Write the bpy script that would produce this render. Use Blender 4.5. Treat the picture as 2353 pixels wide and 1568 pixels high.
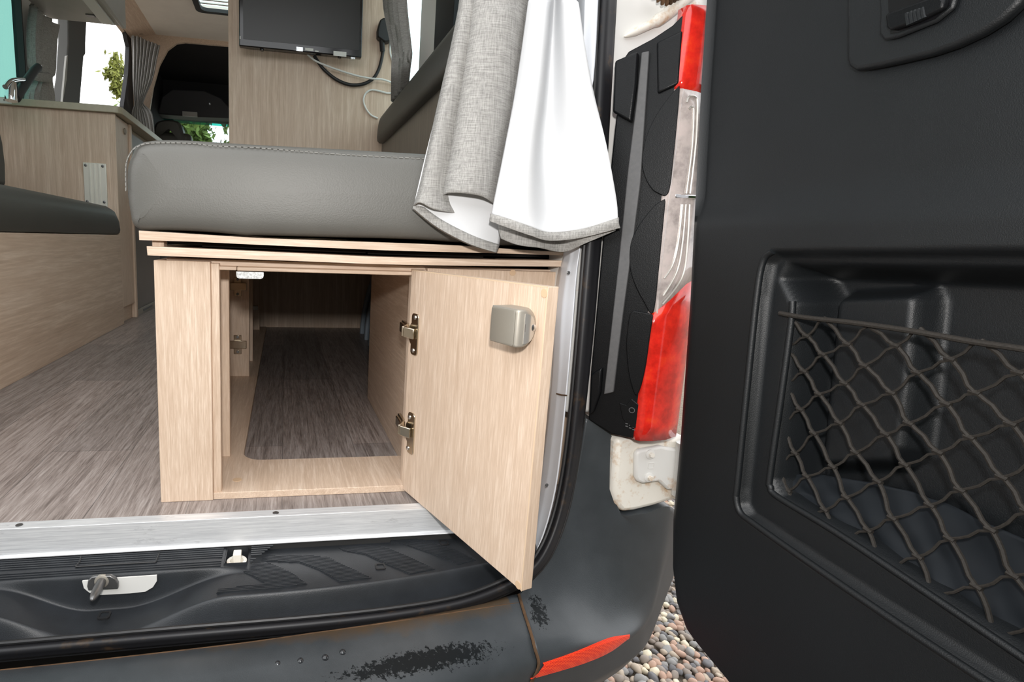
import bpy, bmesh, math, random
from mathutils import Vector, Matrix
random.seed(7)
for o in list(bpy.data.objects): bpy.data.objects.remove(o)
SC = bpy.context.scene
COL = SC.collection

# ------------------------------------------------------------------ camera
W_PX, H_PX = 2353.0, 1568.0
F_PX, CX, CY, EYE = 1272.25, 878.39, 769.09, .42
def _rot(w):
    th = w.length
    return Matrix.Rotation(th, 3, w.normalized())
RW = _rot(Vector([math.radians(a) for a in (9.64241761, -10.04966976, 1.32636315)])) @ Matrix(((1,0,0),(0,0,-1),(0,1,0)))
RT = RW.transposed()
cam_d = bpy.data.cameras.new('camera'); cam = bpy.data.objects.new('camera', cam_d); COL.objects.link(cam)
r0, r1, r2 = RW[0], RW[1], RW[2]
cam.matrix_world = Matrix(((r0[0],-r1[0],-r2[0],0),(r0[1],-r1[1],-r2[1],0),(r0[2],-r1[2],-r2[2],EYE),(0,0,0,1)))
cam_d.sensor_fit = 'HORIZONTAL'; cam_d.sensor_width = 36
cam_d.lens = F_PX/W_PX*36
cam_d.shift_x = (W_PX/2-CX)/W_PX
cam_d.shift_y = (CY-H_PX/2)/W_PX
cam_d.clip_start = .02; cam_d.clip_end = 300
SC.camera = cam

# ------------------------------------------------------------------ light
world = bpy.data.worlds.new('overcast'); SC.world = world; world.use_nodes = True
bg = world.node_tree.nodes['Background']
bg.inputs[0].default_value = (.97, .985, 1, 1); bg.inputs[1].default_value = 2.5
fl_d = bpy.data.lights.new('camera_flash_offscreen', 'SPOT'); flash = bpy.data.objects.new('camera_flash_offscreen', fl_d); COL.objects.link(flash)
fl_d.energy = 28; fl_d.color = (1, .965, .93); fl_d.shadow_soft_size = .022
fl_d.spot_size = math.radians(150); fl_d.spot_blend = .9
flash.location = (.0, -.03, .54)
flash.rotation_euler = (math.radians(84), 0, math.radians(-8))
SC.view_settings.view_transform = 'Standard'; SC.view_settings.look = 'None'
SC.view_settings.exposure = 0; SC.view_settings.gamma = 1; SC.view_settings.use_curve_mapping = False

# ------------------------------------------------------------------ pixel -> place
EV = Vector((0,0,EYE))
def ray(u, v): return RT @ Vector(((u-CX)/F_PX, (v-CY)/F_PX, 1))
def PX(u, v, x): d = ray(u,v); return EV + d*(x/d[0])
def PY(u, v, y): d = ray(u,v); return EV + d*(y/d[1])
def PZ(u, v, z): d = ray(u,v); return EV + d*((z-EYE)/d[2])
def PP(u, v, p, n): d = ray(u,v); n = Vector(n); return EV + d*((Vector(p)-EV).dot(n)/d.dot(n))

# ------------------------------------------------------------------ materials
MATS = {}
class NT:
    def __init__(s, name):
        s.m = bpy.data.materials.new(name); s.m.use_nodes = True; s.t = s.m.node_tree
        s.b = s.t.nodes['Principled BSDF']; MATS[name] = s.m
    def n(s, typ, **kw):
        nd = s.t.nodes.new(typ)
        for k, v in kw.items(): setattr(nd, k, v)
        return nd
    def l(s, a, b): s.t.links.new(a, b)
    def coord(s, scale=(1,1,1), kind='Object', rot=(0,0,0)):
        tc = s.n('ShaderNodeTexCoord'); mp = s.n('ShaderNodeMapping')
        mp.inputs['Scale'].default_value = scale; mp.inputs['Rotation'].default_value = rot
        s.l(tc.outputs[kind], mp.inputs['Vector']); return mp.outputs[0]
    def noise(s, vec, scale, detail=3, rough=.5, dist=0):
        n = s.n('ShaderNodeTexNoise'); n.inputs['Scale'].default_value = scale; n.inputs['Detail'].default_value = detail
        n.inputs['Roughness'].default_value = rough; n.inputs['Distortion'].default_value = dist
        s.l(vec, n.inputs['Vector']); return n.outputs['Fac']
    def ramp(s, fac, stops):
        r = s.n('ShaderNodeValToRGB'); e = r.color_ramp.elements
        while len(e) < len(stops): e.new(.5)
        for i, (p, c) in enumerate(stops): e[i].position = p; e[i].color = (*c, 1) if len(c) == 3 else c
        s.l(fac, r.inputs[0]); return r.outputs[0]
    def mix(s, fac, a, b, mode='MIX'):
        m = s.n('ShaderNodeMix', data_type='RGBA', blend_type=mode)
        for sock, val in ((m.inputs[0], fac), (m.inputs[6], a), (m.inputs[7], b)):
            if hasattr(val, 'links'): s.l(val, sock)
            elif isinstance(val, (int, float)): sock.default_value = val
            else: sock.default_value = (*val, 1)
        return m.outputs[2]
    def math(s, op, a, b=None):
        m = s.n('ShaderNodeMath', operation=op)
        for i, val in enumerate((a, b)):
            if val is None: continue
            if hasattr(val, 'links'): s.l(val, m.inputs[i])
            else: m.inputs[i].default_value = val
        return m.outputs[0]
    def bump(s, h, strength=.2, dist=.001):
        b = s.n('ShaderNodeBump'); b.inputs['Strength'].default_value = strength; b.inputs['Distance'].default_value = dist
        s.l(h, b.inputs['Height']); s.l(b.outputs[0], s.b.inputs['Normal'])
    def set(s, col=None, rough=.5, metal=0, spec=.5, **kw):
        if col is not None:
            if hasattr(col, 'links'): s.l(col, s.b.inputs['Base Color'])
            else: s.b.inputs['Base Color'].default_value = (*col, 1)
        if hasattr(rough, 'links'): s.l(rough, s.b.inputs['Roughness'])
        else: s.b.inputs['Roughness'].default_value = rough
        s.b.inputs['Metallic'].default_value = metal; s.b.inputs['Specular IOR Level'].default_value = spec
        for k, v in kw.items(): s.b.inputs[k].default_value = v
        return s.m

def wood(name, dark, mid, light, axis, fine=1.0, rough=.45, streak=.5):
    t = NT(name)
    sc = {'X': (.05,1,1), 'Y': (1,.05,1), 'Z': (1,1,.05)}[axis]
    v = t.coord(sc)
    a = t.noise(v, 330*fine, 4, .65, .3); b = t.noise(v, 60*fine, 3, .6, 1.2); c = t.noise(v, 9, 2, .5, .6)
    f = t.math('ADD', t.math('MULTIPLY', a, streak), t.math('MULTIPLY', b, 1-streak))
    col = t.ramp(f, [(.33, dark), (.5, mid), (.66, light)])
    col = t.mix(t.ramp(c, [(.35,(0,0,0)),(.65,(.35,.35,.35))]), col, mid)
    t.bump(a, .12, .0006)
    return t.set(col, rough, 0, .4)
OAK = ((.50,.365,.265), (.62,.475,.36), (.78,.64,.52))
wood('oak', *OAK, 'Z', 1.7, .45, .6)
wood('oak_lengthwise', *OAK, 'Y', 1.4)
wood('oak_crosswise', *OAK, 'X', 1.4)
wood('oak_wide_grain', *OAK, 'Z', .7)
wood('oak_horizontal', *OAK, 'Y', .5)
wood('walnut_grey', (.10,.085,.07), (.15,.128,.105), (.20,.17,.14), 'Z', .6, .35)
def make_floor():
    t = NT('vinyl_plank')
    v = t.coord((1,.05,1)); a = t.noise(v, 420, 4, .7, .6); b = t.noise(v, 60, 3, .6, 2.0)
    tc = t.coord((1,1,1), rot=(0,0,math.pi/2))
    br = t.n('ShaderNodeTexBrick'); br.inputs['Scale'].default_value = 1
    br.inputs['Brick Width'].default_value = 1.1; br.inputs['Row Height'].default_value = .145; br.inputs['Mortar Size'].default_value = .0009
    br.inputs['Color1'].default_value = (.78,.78,.78,1); br.inputs['Color2'].default_value = (1.08,1.05,1.03,1); br.inputs['Mortar'].default_value = (.6,.6,.6,1)
    t.l(tc, br.inputs['Vector'])
    f = t.math('ADD', t.math('MULTIPLY', a, .5), t.math('MULTIPLY', b, .5))
    col = t.ramp(f, [(.36,(.15,.125,.115)), (.5,(.30,.262,.245)), (.64,(.44,.402,.385))])
    col = t.mix(1.0, col, br.outputs['Color'], 'MULTIPLY')
    t.bump(a, .15, .0006); t.set(col, .42, 0, .4)
make_floor()
def plain(name, col, rough=.5, metal=0, spec=.5, var=.0, vs=30, bump=0, bs=400, **kw):
    t = NT(name); c = col
    if var or bump: v = t.coord()
    if var:
        f = t.noise(v, vs, 4, .6)
        c = t.ramp(f, [(.3, tuple(x*(1-var) for x in col)), (.7, tuple(min(1, x*(1+var)) for x in col))])
    if bump: t.bump(t.noise(v, bs, 2, .5), bump, .0008)
    return t.set(c, rough, metal, spec, **kw)
plain('leather_grey', (.118,.116,.106), .48, 0, .5, .05, 8, .35, 520)
plain('leather_dark', (.066,.066,.058), .5, 0, .45, .06, 8, .3, 520)
plain('thread', (.30,.295,.275), .8)
plain('black_plastic', (.0045,.005,.0058), .36, 0, .22, .15, 25, .25, 900)
plain('step_plastic', (.017,.0195,.023), .45, 0, .45, .25, 18, .25, 900)
plain('door_plastic', (.0055,.0068,.008), .47, 0, .42, .08, 12, .3, 1100)
plain('rubber', (.012,.012,.013), .5, 0, .5, .2, 60)
plain('grey_strip', (.09,.09,.092), .5, 0, .4, .1, 200)
plain('gloss_black', (.006,.006,.007), .12, 0, .6)
plain('screen', (.022,.021,.020), .3, 0, .5)
plain('underbody_black', (.02,.02,.02), .8)
plain('brushed_nickel', (.34,.32,.275), .42, .55)
plain('galvanised', (.42,.43,.43), .45, .6, .5, .5, 260)
plain('satin_nickel', (.36,.335,.29), .48, .5, .5, .05, 40)
plain('satin_bright', (.62,.60,.56), .3, .7)
plain('hinge_steel', (.62,.55,.44), .2, 1)
plain('zinc', (.72,.74,.76), .3, 1, .5, .25, 150)
plain('chrome', (.85,.87,.9), .06, 1)
plain('steel_dark', (.20,.20,.20), .38, .8, .5, .1, 60)
plain('slide_black', (.012,.012,.012), .3, .5)
plain('white_paint', (.80,.82,.84), .3, 0, .5, .03, 10)
plain('trim_white', (.72,.75,.80), .35, 0, .5, .03, 10)
plain('ceiling_cloth', (.76,.71,.64), .9, 0, .2, .04, 6)
plain('putty', (.78,.76,.72), .6)
plain('countertop', (.42,.38,.28), .35, 0, .5, .06, 60)
plain('cabinet_grey', (.33,.29,.215), .45, 0, .4, .05, 10)
plain('appliance_grey', (.16,.14,.13), .45, 0, .4, .05, 10)
plain('overhead_grey', (.42,.41,.38), .5, 0, .4, .04, 10)
plain('dark_lining', (.025,.025,.026), .9, 0, .2)
plain('dark_grey_plastic', (.03,.03,.032), .6)
plain('pillar_grey', (.09,.088,.082), .7)
plain('alu_profile', (.80,.78,.70), .35, .3, .5)
plain('cord_white', (.72,.72,.68), .5)
plain('cord_black', (.012,.012,.012), .45)
plain('plug_wood', (.60,.42,.27), .6)
plain('edge_yellow', (.66,.50,.345), .5)
plain('navy_cloth', (.007,.0095,.0125), .75, 0, .25)
plain('rust_paint', (.085,.047,.024), .8, 0, .3, .5, 40)
plain('hedge_leaf', (.035,.055,.02), .8, 0, .2, .4, 6)
plain('net_cord', (.022,.019,.016), .75, 0, .3, .3, 600)
plain('wheel_arch', (.30,.36,.42), .4, 0, .5)
plain('leaf_olive', (.20,.22,.05), .7, 0, .3, .5, 3)
plain('leaf_green', (.15,.22,.05), .7, 0, .3, .5, 3)
plain('bark', (.28,.24,.20), .9, 0, .2, .3, 8)
plain('water', (.02,.022,.025), .03, 0, .6)
def alu():
    t = NT('aluminium'); v = t.coord((.03,1,1)); a = t.noise(v, 420, 4, .7); d = t.noise(t.coord((.3,1,1)), 45, 5, .75)
    col = t.mix(t.ramp(d, [(.6,(0,0,0)),(.7,(.6,.6,.6))]), t.ramp(a, [(.35,(.62,.63,.65)),(.65,(.86,.87,.88))]), (.33,.33,.34))
    t.bump(a, .15, .0005); t.set(col, .38, .35, .5)
alu()
def rusty(name, base, amount):
    t = NT(name); v = t.coord(); n = t.noise(v, 22, 5, .7); n2 = t.noise(v, 130, 3, .6)
    f = t.math('MULTIPLY', t.math('ADD', n, t.math('MULTIPLY', n2, .25)), 1)
    col = t.mix(t.ramp(f, [(amount,(0,0,0)),(amount+.16,(.8,.8,.8))]), base, (.52,.33,.17)); t.set(col, .4, 0, .5)
rusty('body_white', (.70,.695,.67), .74)
rusty('body_rusty', (.78,.75,.68), .63)
def bumper_mat():
    t = NT('bumper_plastic'); v = t.coord(); n = t.noise(v, 14, 4, .6); n2 = t.noise(v, 160, 5, .75); n3 = t.noise(v, 34, 4, .65)
    col = t.ramp(n, [(.3,(.027,.032,.036)), (.7,(.044,.050,.055))])
    sx = t.n('ShaderNodeSeparateXYZ'); t.l(v, sx.inputs[0])
    # wet stain lying on the top face, an irregular patch of the surface itself
    dx = t.math('DIVIDE', t.math('SUBTRACT', sx.outputs[0], .175), .105)
    yy = t.math('SUBTRACT', sx.outputs[1], t.math('MULTIPLY', sx.outputs[0], .16))
    dy = t.math('DIVIDE', t.math('SUBTRACT', yy, .578), .0135)
    rr = t.math('ADD', t.math('MULTIPLY', dx, dx), t.math('MULTIPLY', dy, dy))
    m = t.math('SUBTRACT', 1.25, rr); m = t.math('ADD', m, t.math('MULTIPLY', t.math('SUBTRACT', n2, .5), 5.5))
    def blot(cx, cy, rx, ry, sl, k):
        ax = t.math('DIVIDE', t.math('SUBTRACT', sx.outputs[0], cx), rx); by_ = t.math('SUBTRACT', sx.outputs[1], t.math('MULTIPLY', t.math('SUBTRACT', sx.outputs[0], cx), sl))
        ay = t.math('DIVIDE', t.math('SUBTRACT', by_, cy), ry); q = t.math('ADD', t.math('MULTIPLY', ax, ax), t.math('MULTIPLY', ay, ay))
        return t.math('ADD', t.math('SUBTRACT', k, q), t.math('MULTIPLY', t.math('SUBTRACT', n2, .5), 5.5))
    for b_ in (blot(-.055,.563,.06,.012,.1,1.1), blot(.365,.668,.016,.02,0,1.0)): m = t.math('MAXIMUM', m, b_)
    stain = t.ramp(m, [(.35,(0,0,0)), (.5,(1,1,1))])
    col = t.mix(stain, col, (.009,.0105,.0115))
    # rust dust along the joint with the sill
    edge = t.math('SUBTRACT', sx.outputs[1], t.math('MULTIPLY', t.math('MULTIPLY', sx.outputs[0], sx.outputs[0]), .30))
    e = t.math('ADD', t.math('MULTIPLY', t.math('SUBTRACT', edge, .632), 45), t.math('MULTIPLY', t.math('SUBTRACT', n3, .5), 1.4))
    e = t.math('MULTIPLY', t.math('MAXIMUM', e, 0), t.math('LESS_THAN', sx.outputs[0], .325))
    col = t.mix(t.ramp(e, [(.05,(0,0,0)), (.9,(.75,.75,.75))]), col, (.075,.045,.02))
    t.bump(t.noise(v, 900, 2), .2, .0006)
    t.set(col, t.ramp(stain, [(0,(.40,.40,.40)),(1,(.3,.3,.3))]), 0, .5)
    t.l(t.ramp(stain, [(0,(.5,.5,.5)),(1,(.1,.1,.1))]), t.b.inputs['Specular IOR Level'])
bumper_mat()
def seal_mat():
    t = NT('seal_dirty'); v = t.coord(); n = t.noise(v, 30, 5, .7)
    col = t.mix(t.ramp(n, [(.57,(0,0,0)), (.72,(.7,.7,.7))]), (.012,.012,.014), (.075,.045,.022)); t.set(col, .5, 0, .4)
seal_mat()
def lens_mat(name, col, em=0):
    t = NT(name); v = t.coord()
    w = t.noise(v, 38, 4, .65); c = t.ramp(w, [(.34, tuple(x*.62 for x in col)), (.55, col), (.72, (min(1,col[0]*1.1), min(1,col[1]*(2.4 if col[1] < .2 else 1.08)), min(1,col[2]*1.08)))])
    t.set(c, .14, 0, .6, **{'Transmission Weight': .25, 'Coat Weight': .5})
lens_mat('lens_red', (.86,.03,.018)); lens_mat('lens_clear', (.66,.58,.55)); lens_mat('lens_orange', (.95,.13,.025)); lens_mat('lens_dark', (.42,.012,.01))
def reflector_mat():
    t = NT('reflector_red'); v = t.coord((1,1,1), rot=(.3,.2,.78)); c = t.n('ShaderNodeTexChecker'); c.inputs['Scale'].default_value = 480
    t.l(v, c.inputs[0]); c.inputs[1].default_value = (.95,.07,.012,1); c.inputs[2].default_value = (.72,.018,.006,1)
    t.set(c.outputs[0], .16, 0, .7)
reflector_mat()
def fabric(name, a, b, rough=.9):
    t = NT(name)
    n1 = t.noise(t.coord((1,1,.035)), 800, 3, .7); n2 = t.noise(t.coord((.05,.05,1)), 900, 3, .7)
    col = t.ramp(t.math('ADD', t.math('MULTIPLY', n1, .5), t.math('MULTIPLY', n2, .5)), [(.38, a), (.62, b)])
    t.bump(t.math('ADD', n1, n2), .25, .0006); t.set(col, rough, 0, .2)
fabric('linen_grey', (.22,.215,.205), (.46,.45,.43))
plain('lining_white', (.70,.71,.725), .75, 0, .2, .02, 15)
def glass(name, col, gl=.06):
    t = NT(name); tr = t.n('ShaderNodeBsdfTransparent'); tr.inputs[0].default_value = (*col, 1)
    gs = t.n('ShaderNodeBsdfGlossy'); gs.inputs['Roughness'].default_value = .03; mx = t.n('ShaderNodeMixShader'); mx.inputs[0].default_value = gl
    t.l(tr.outputs[0], mx.inputs[1]); t.l(gs.outputs[0], mx.inputs[2]); t.l(mx.outputs[0], t.t.nodes['Material Output'].inputs[0])
glass('glass_teal', (.37,.55,.51)); glass('glass_band', (.12,.60,.53)); glass('glass_clear', (.86,.95,.95)); glass('glass_smoke', (.05,.06,.06), .2)
def pebble_mat():
    t = NT('pebble'); oi = t.n('ShaderNodeObjectInfo'); g = t.n('ShaderNodeNewGeometry')
    r = t.math('FRACT', t.math('ADD', oi.outputs['Random'], g.outputs['Random Per Island']))
    col = t.ramp(r, [(0,(.20,.19,.18)), (.22,(.33,.30,.28)), (.42,(.15,.145,.15)), (.56,(.44,.36,.29)), (.70,(.50,.30,.21)), (.82,(.27,.25,.235)), (.92,(.66,.58,.44)), (1,(.36,.34,.33))])
    n = t.noise(t.coord((1,1,1)), 90, 4, .6)
    col = t.mix(.35, col, t.ramp(n, [(.3,(.5,.5,.5)), (.7,(1.1,1.1,1.1))]), 'MULTIPLY'); t.set(col, .75, 0, .3)
pebble_mat()
STONES = [('stone_grey', (.30,.29,.28), 'mid grey'), ('stone_dark', (.155,.15,.155), 'dark slate grey'), ('stone_tan', (.46,.38,.30), 'tan'), ('stone_pink', (.48,.32,.245), 'pinkish orange'), ('stone_cream', (.72,.64,.49), 'pale cream'), ('stone_brown', (.29,.245,.21), 'brown grey')]
for nm, c, w in STONES: plain(nm, c, .75, 0, .3, .3, 70)
plain('ground_grit', (.20,.165,.13), .95, 0, .2, .5, 60, .6, 80)

# ------------------------------------------------------------------ mesh helpers
class MB:
    def __init__(s): s.v = []; s.f = []
    def add(s, vs, fs):
        o = len(s.v); s.v += [tuple(v) for v in vs]; s.f += [tuple(i+o for i in f) for f in fs]; return s
    def box(s, a, b):
        (x0,y0,z0), (x1,y1,z1) = a, b
        return s.add([(x0,y0,z0),(x1,y0,z0),(x1,y1,z0),(x0,y1,z0),(x0,y0,z1),(x1,y0,z1),(x1,y1,z1),(x0,y1,z1)],
                     [(0,3,2,1),(4,5,6,7),(0,1,5,4),(1,2,6,5),(2,3,7,6),(3,0,4,7)])
    def prism(s, poly, ext):
        n = len(poly); e = Vector(ext); p = [Vector(q) for q in poly]
        return s.add(p+[q+e for q in p], [tuple(range(n-1,-1,-1)), tuple(range(n,2*n))]+[(i,(i+1)%n,n+(i+1)%n,n+i) for i in range(n)])
    def grid(s, rows, closed_u=False):
        m, n = len(rows), len(rows[0]); vs = [p for r in rows for p in r]; fs = []
        for i in range(m-1):
            for j in range(n if closed_u else n-1):
                k = (j+1) % n; fs.append((i*n+j, i*n+k, (i+1)*n+k, (i+1)*n+j))
        return s.add(vs, fs)
    def tube(s, path, r, seg=8, cap=True):
        path = [Vector(p) for p in path]; rows = []; up = Vector((0,0,1)); prev = None
        rs = r if isinstance(r, (list, tuple)) else [r]*len(path)
        for i, p in enumerate(path):
            t = (path[min(i+1, len(path)-1)]-path[max(i-1, 0)]).normalized()
            if prev is None: a = t.cross(up if abs(t.z) < .9 else Vector((1,0,0))).normalized()
            else: a = (prev - t*prev.dot(t)).normalized()
            prev = a; b = t.cross(a)
            rows.append([p+(a*math.cos(2*math.pi*k/seg)+b*math.sin(2*math.pi*k/seg))*rs[i] for k in range(seg)])
        o = len(s.v); s.grid(rows, True)
        if cap: s.f += [tuple(o+k for k in range(seg)), tuple(o+(len(path)-1)*seg+k for k in range(seg-1,-1,-1))]
        return s
    def disc(s, c, n, r, h, seg=16, dome=0):
        c = Vector(c); n = Vector(n).normalized(); a = n.orthogonal().normalized(); b = n.cross(a)
        ring = lambda rr, hh: [c+n*hh+(a*math.cos(2*math.pi*k/seg)+b*math.sin(2*math.pi*k/seg))*rr for k in range(seg)]
        rows = [ring(r,0), ring(r,h*.8), ring(r*.85,h)]
        if dome: rows += [ring(r*.5, h+dome*.8)]
        o = len(s.v); s.grid(rows, True); s.v.append(tuple(c+n*(h+dome))); t = len(s.v)-1; L = o+(len(rows)-1)*seg
        s.f += [(L+k, L+(k+1)%seg, t) for k in range(seg)]; s.f.append(tuple(o+k for k in range(seg-1,-1,-1))); return s
def OBJ(name, mb, mat, parent=None, smooth=False, bevel=0, seg=2, solid=0, subd=0, angle=40):
    me = bpy.data.meshes.new(name); me.from_pydata([tuple(v) for v in mb.v], [], mb.f); me.update()
    bm = bmesh.new(); bm.from_mesh(me); bmesh.ops.recalc_face_normals(bm, faces=bm.faces); bm.to_mesh(me); bm.free()
    o = bpy.data.objects.new(name, me); COL.objects.link(o); me.materials.append(MATS[mat])
    if parent is not None: o.parent = parent; o.matrix_parent_inverse = parent.matrix_basis.inverted() if parent.parent is None else (parent.parent.matrix_basis @ parent.matrix_parent_inverse @ parent.matrix_basis).inverted()
    if solid:
        md = o.modifiers.new('solid', 'SOLIDIFY'); md.thickness = solid; md.offset = 0
    if bevel:
        md = o.modifiers.new('bevel', 'BEVEL'); md.width = bevel; md.segments = seg; md.limit_method = 'ANGLE'; md.angle_limit = math.radians(35)
    if subd:
        md = o.modifiers.new('subd', 'SUBSURF'); md.levels = subd; md.render_levels = subd
    if smooth or bevel or subd:
        for p in me.polygons: p.use_smooth = True
        if not subd:
            try: me.set_sharp_from_angle(angle=math.radians(angle))
            except Exception: pass
    return o
def THING(name, label, cat, loc=(0,0,0), group=None):
    o = bpy.data.objects.new(name, None); COL.objects.link(o); o.location = loc; o.empty_display_size = .05
    return TAG(o, label, cat, group)
def TAG(o, label, cat, group=None):
    o['label'] = label; o['category'] = cat
    if group: o['group'] = group
    return o
def STRUCT(o, label=None):
    o['kind'] = 'structure'
    if label: o['label'] = label
    return o
def BOX(name, a, b, mat, parent=None, bevel=.0012): return OBJ(name, MB().box(a,b), mat, parent, bevel=bevel)
def cat(pts, n=8, closed=False):
    """Catmull-Rom through points"""
    P = [Vector(p) for p in pts]; out = []
    m = len(P)
    for i in range(m if closed else m-1):
        g = (lambda k: P[k % m]) if closed else (lambda k: P[max(0, min(m-1, k))])
        a, b, c, d = g(i-1), g(i), g(i+1), g(i+2)
        for k in range(n):
            t = k/n; out.append(.5*((2*b)+(c-a)*t+(2*a-5*b+4*c-d)*t*t+(3*b-a-3*c+d)*t**3))
    if not closed: out.append(P[-1])
    return out
def loft(rows, nu=6, nv=6):
    r = [cat(x, nu) for x in rows]; cols = [cat([r[i][j] for i in range(len(r))], nv) for j in range(len(r[0]))]
    return [[cols[j][i] for j in range(len(cols))] for i in range(len(cols[0]))]
def lerp(a, b, t): return a+(b-a)*t
def interp(tab, x):
    if x <= tab[0][0]: return tab[0][1]
    for (a, b), (c, d) in zip(tab, tab[1:]):
        if x <= c: return b+(d-b)*(x-a)/(c-a)
    return tab[-1][1]
def sstep(a, b, x):
    t = max(0, min(1, (x-a)/(b-a))); return t*t*(3-2*t)
def rrect(cx, cz, w, h, r, n=5):
    out = []
    for sx, sz, a0 in ((1,1,0),(-1,1,90),(-1,-1,180),(1,-1,270)):
        for k in range(n+1):
            a = math.radians(a0+90*k/n); out.append((cx+sx*(w/2-r)+r*math.cos(a), cz+sz*(h/2-r)+r*math.sin(a)))
    return out
def copy_tree(o, parent=None):
    c = o.copy(); COL.objects.link(c)
    if parent is not None: c.parent = parent
    for ch in [x for x in bpy.data.objects if x.parent == o and x != c]: copy_tree(ch, c)
    return c

GROUND = -.65
# =================================================================== SETTING
XR, XL, YB, ZC = .50, -1.22, 5.05, 2.0
STRUCT(OBJ('ground', MB().box((-14,-12,GROUND-.1),(14,30,GROUND)), 'ground_grit'), 'gravelly open ground around the van')
STRUCT(BOX('floor', (XL-.02,.812,-.04), (XR,YB+.05,0), 'vinyl_plank', bevel=0), 'grey brown wood look vinyl floor of the van')
HX0, HY1 = PZ(452,20,ZC).x, PZ(490,24,ZC).y; HX1, HY0 = HX0+.52, HY1-.52
m = MB()
for a, b, c, d in ((-1.03,XR+.03,.83,HY0),(-1.03,XR+.03,HY1,YB+.05),(-1.03,HX0,HY0,HY1),(HX1,XR+.03,HY0,HY1)): m.box((a,c,ZC),(b,d,ZC+.03))
STRUCT(OBJ('ceiling', m, 'ceiling_cloth'), 'cream lined ceiling')
m = MB(); m.prism([(-1.03,.83,ZC),(-1.03,.83,ZC+.03),(XL-.03,.83,1.97),(XL-.03,.83,1.94)], (0,YB-.83,0))
STRUCT(OBJ('trim_2', m, 'oak_lengthwise'), 'oak cornice between ceiling and sliding door side')
# left wall with kitchen window and open sliding door
m = MB()
for a, b, c, d in ((.83,2.15,0,1.97),(2.15,3.05,0,.93),(2.15,3.05,1.78,1.97),(3.05,3.34,0,1.97)):
    m.box((XL-.03,a,c),(XL,b,d))
STRUCT(OBJ('wall_left', m, 'putty'), 'light inner wall on the kitchen side')
pts = [(-1.22,4.80),(-1.22,YB)]
m = MB(); poly = [PX(u,v,XL) for u,v in ((276,40),(290,78),(297,108),(294,170),(284,244))]
poly = [Vector((XL,poly[0].y-.12,1.97))]+poly+[Vector((XL,poly[-1].y-.1,.5)), Vector((XL,poly[-1].y-.1,0)), Vector((XL,YB+.35,0)), Vector((XL,YB+.35,1.97))]
m.prism(poly, (-.03,0,0)); STRUCT(OBJ('trim_3', m, 'dark_grey_plastic'), 'dark rounded frame at the front end of the open sliding door')
win = OBJ('window_1', MB().box((XL-.012,2.15,.93),(XL-.006,3.05,1.78)), 'glass_teal'); STRUCT(win, 'green tinted kitchen window')
m = MB()
prof = rrect(2.60,1.355,.88,.83,.09)
inn = rrect(2.60,1.355,.82,.77,.07)
m.grid([[Vector((XL+.012,a,b)) for a,b in prof],[Vector((XL+.02,a,b)) for a,b in inn],[Vector((XL-.02,a,b)) for a,b in inn],[Vector((XL-.02,a,b)) for a,b in prof],[Vector((XL+.012,a,b)) for a,b in prof]], True)
OBJ('window_frame', m, 'dark_grey_plastic', win, smooth=True)
# right wall with two side windows
m = MB()
for a, b, c, d in ((.83,5.05,0,1.0),(.83,5.05,1.8,2.0),(.83,.98,1,1.8),(1.95,2.2,1,1.8),(2.66,5.05,1,1.8)):
    m.box((XR,a,c),(XR+.03,b,d))
STRUCT(OBJ('wall_right', m, 'putty'), 'pale inner wall behind the bench')
STRUCT(BOX('window_2', (XR+.012,2.2,1.0), (XR+.018,2.66,1.8), 'glass_clear', bevel=0), 'side window behind the tied curtain')
w3 = STRUCT(BOX('window_3', (XR+.012,.98,1.0), (XR+.018,1.95,1.8), 'glass_clear', bevel=0), 'side window above the backrest')
BOX('window_frame', (XR-.008,1.73,1.0), (XR+.01,1.95,1.8), 'black_plastic', w3)
# cab end: oak header with chamfered opening
P5 = lambda u, v: PY(u, v, YB)
op = [P5(530,106),P5(425,97),P5(405,100),P5(385,115),P5(366,150),P5(352,200),P5(342,262)]
m = MB(); poly = [Vector((XL,YB,2.0)),Vector((XR,YB,2.0)),Vector((XR,YB,op[0].z)),Vector((.45,YB,op[0].z))]+op+[Vector((op[-1].x,YB,0)),Vector((XL,YB,0))]
m.prism(poly, (0,.03,0)); STRUCT(OBJ('wall_front', m, 'oak_lengthwise'), 'oak header panel around the opening to the cab')
# cab shell
m = MB(); m.prism([(-1.2,5.08,2.05),(-1.2,6.2,1.92),(-1.2,6.2,1.96),(-1.2,5.08,2.1)], (1.75,0,0)); STRUCT(OBJ('ceiling_cab', m, 'dark_lining'), 'dark lined cab roof')
STRUCT(OBJ('wall_cab_left', MB().box((-1.24,5.085,0),(-1.2,6.3,2.05)), 'dark_lining'), 'dark side of the cab'); STRUCT(OBJ('wall_cab_right', MB().box((.52,5.08,0),(.56,6.1,2.05)), 'dark_lining'), 'dark right side of the cab')
STRUCT(OBJ('wall_cab_front', MB().box((-1.2,6.1,.0),(.55,6.2,1.06)).box((-1.2,6.13,1.56),(.55,6.2,1.95)), 'dark_lining'), 'dark dashboard of the cab')
STRUCT(OBJ('window_4', MB().prism([(-1.2,6.12,1.56),(.52,6.12,1.56),(.52,6.3,1.1),(-1.2,6.3,1.1)], (0,.008,0)), 'glass_clear'), 'windscreen seen through the cab')
m = MB(); zbn = PY(470,287,6.16).z; m.prism([(-1.2,6.10,1.57),(.52,6.10,1.57),(.52,6.165,zbn),(-1.2,6.165,zbn)], (0,.006,0))
OBJ('tint_band', m, 'glass_band', bpy.data.objects['window_4'])
con = [PY(u,v,5.9) for u,v in ((362,262),(372,222),(395,205),(470,208),(508,225),(530,250),(534,272),(440,268))]
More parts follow.
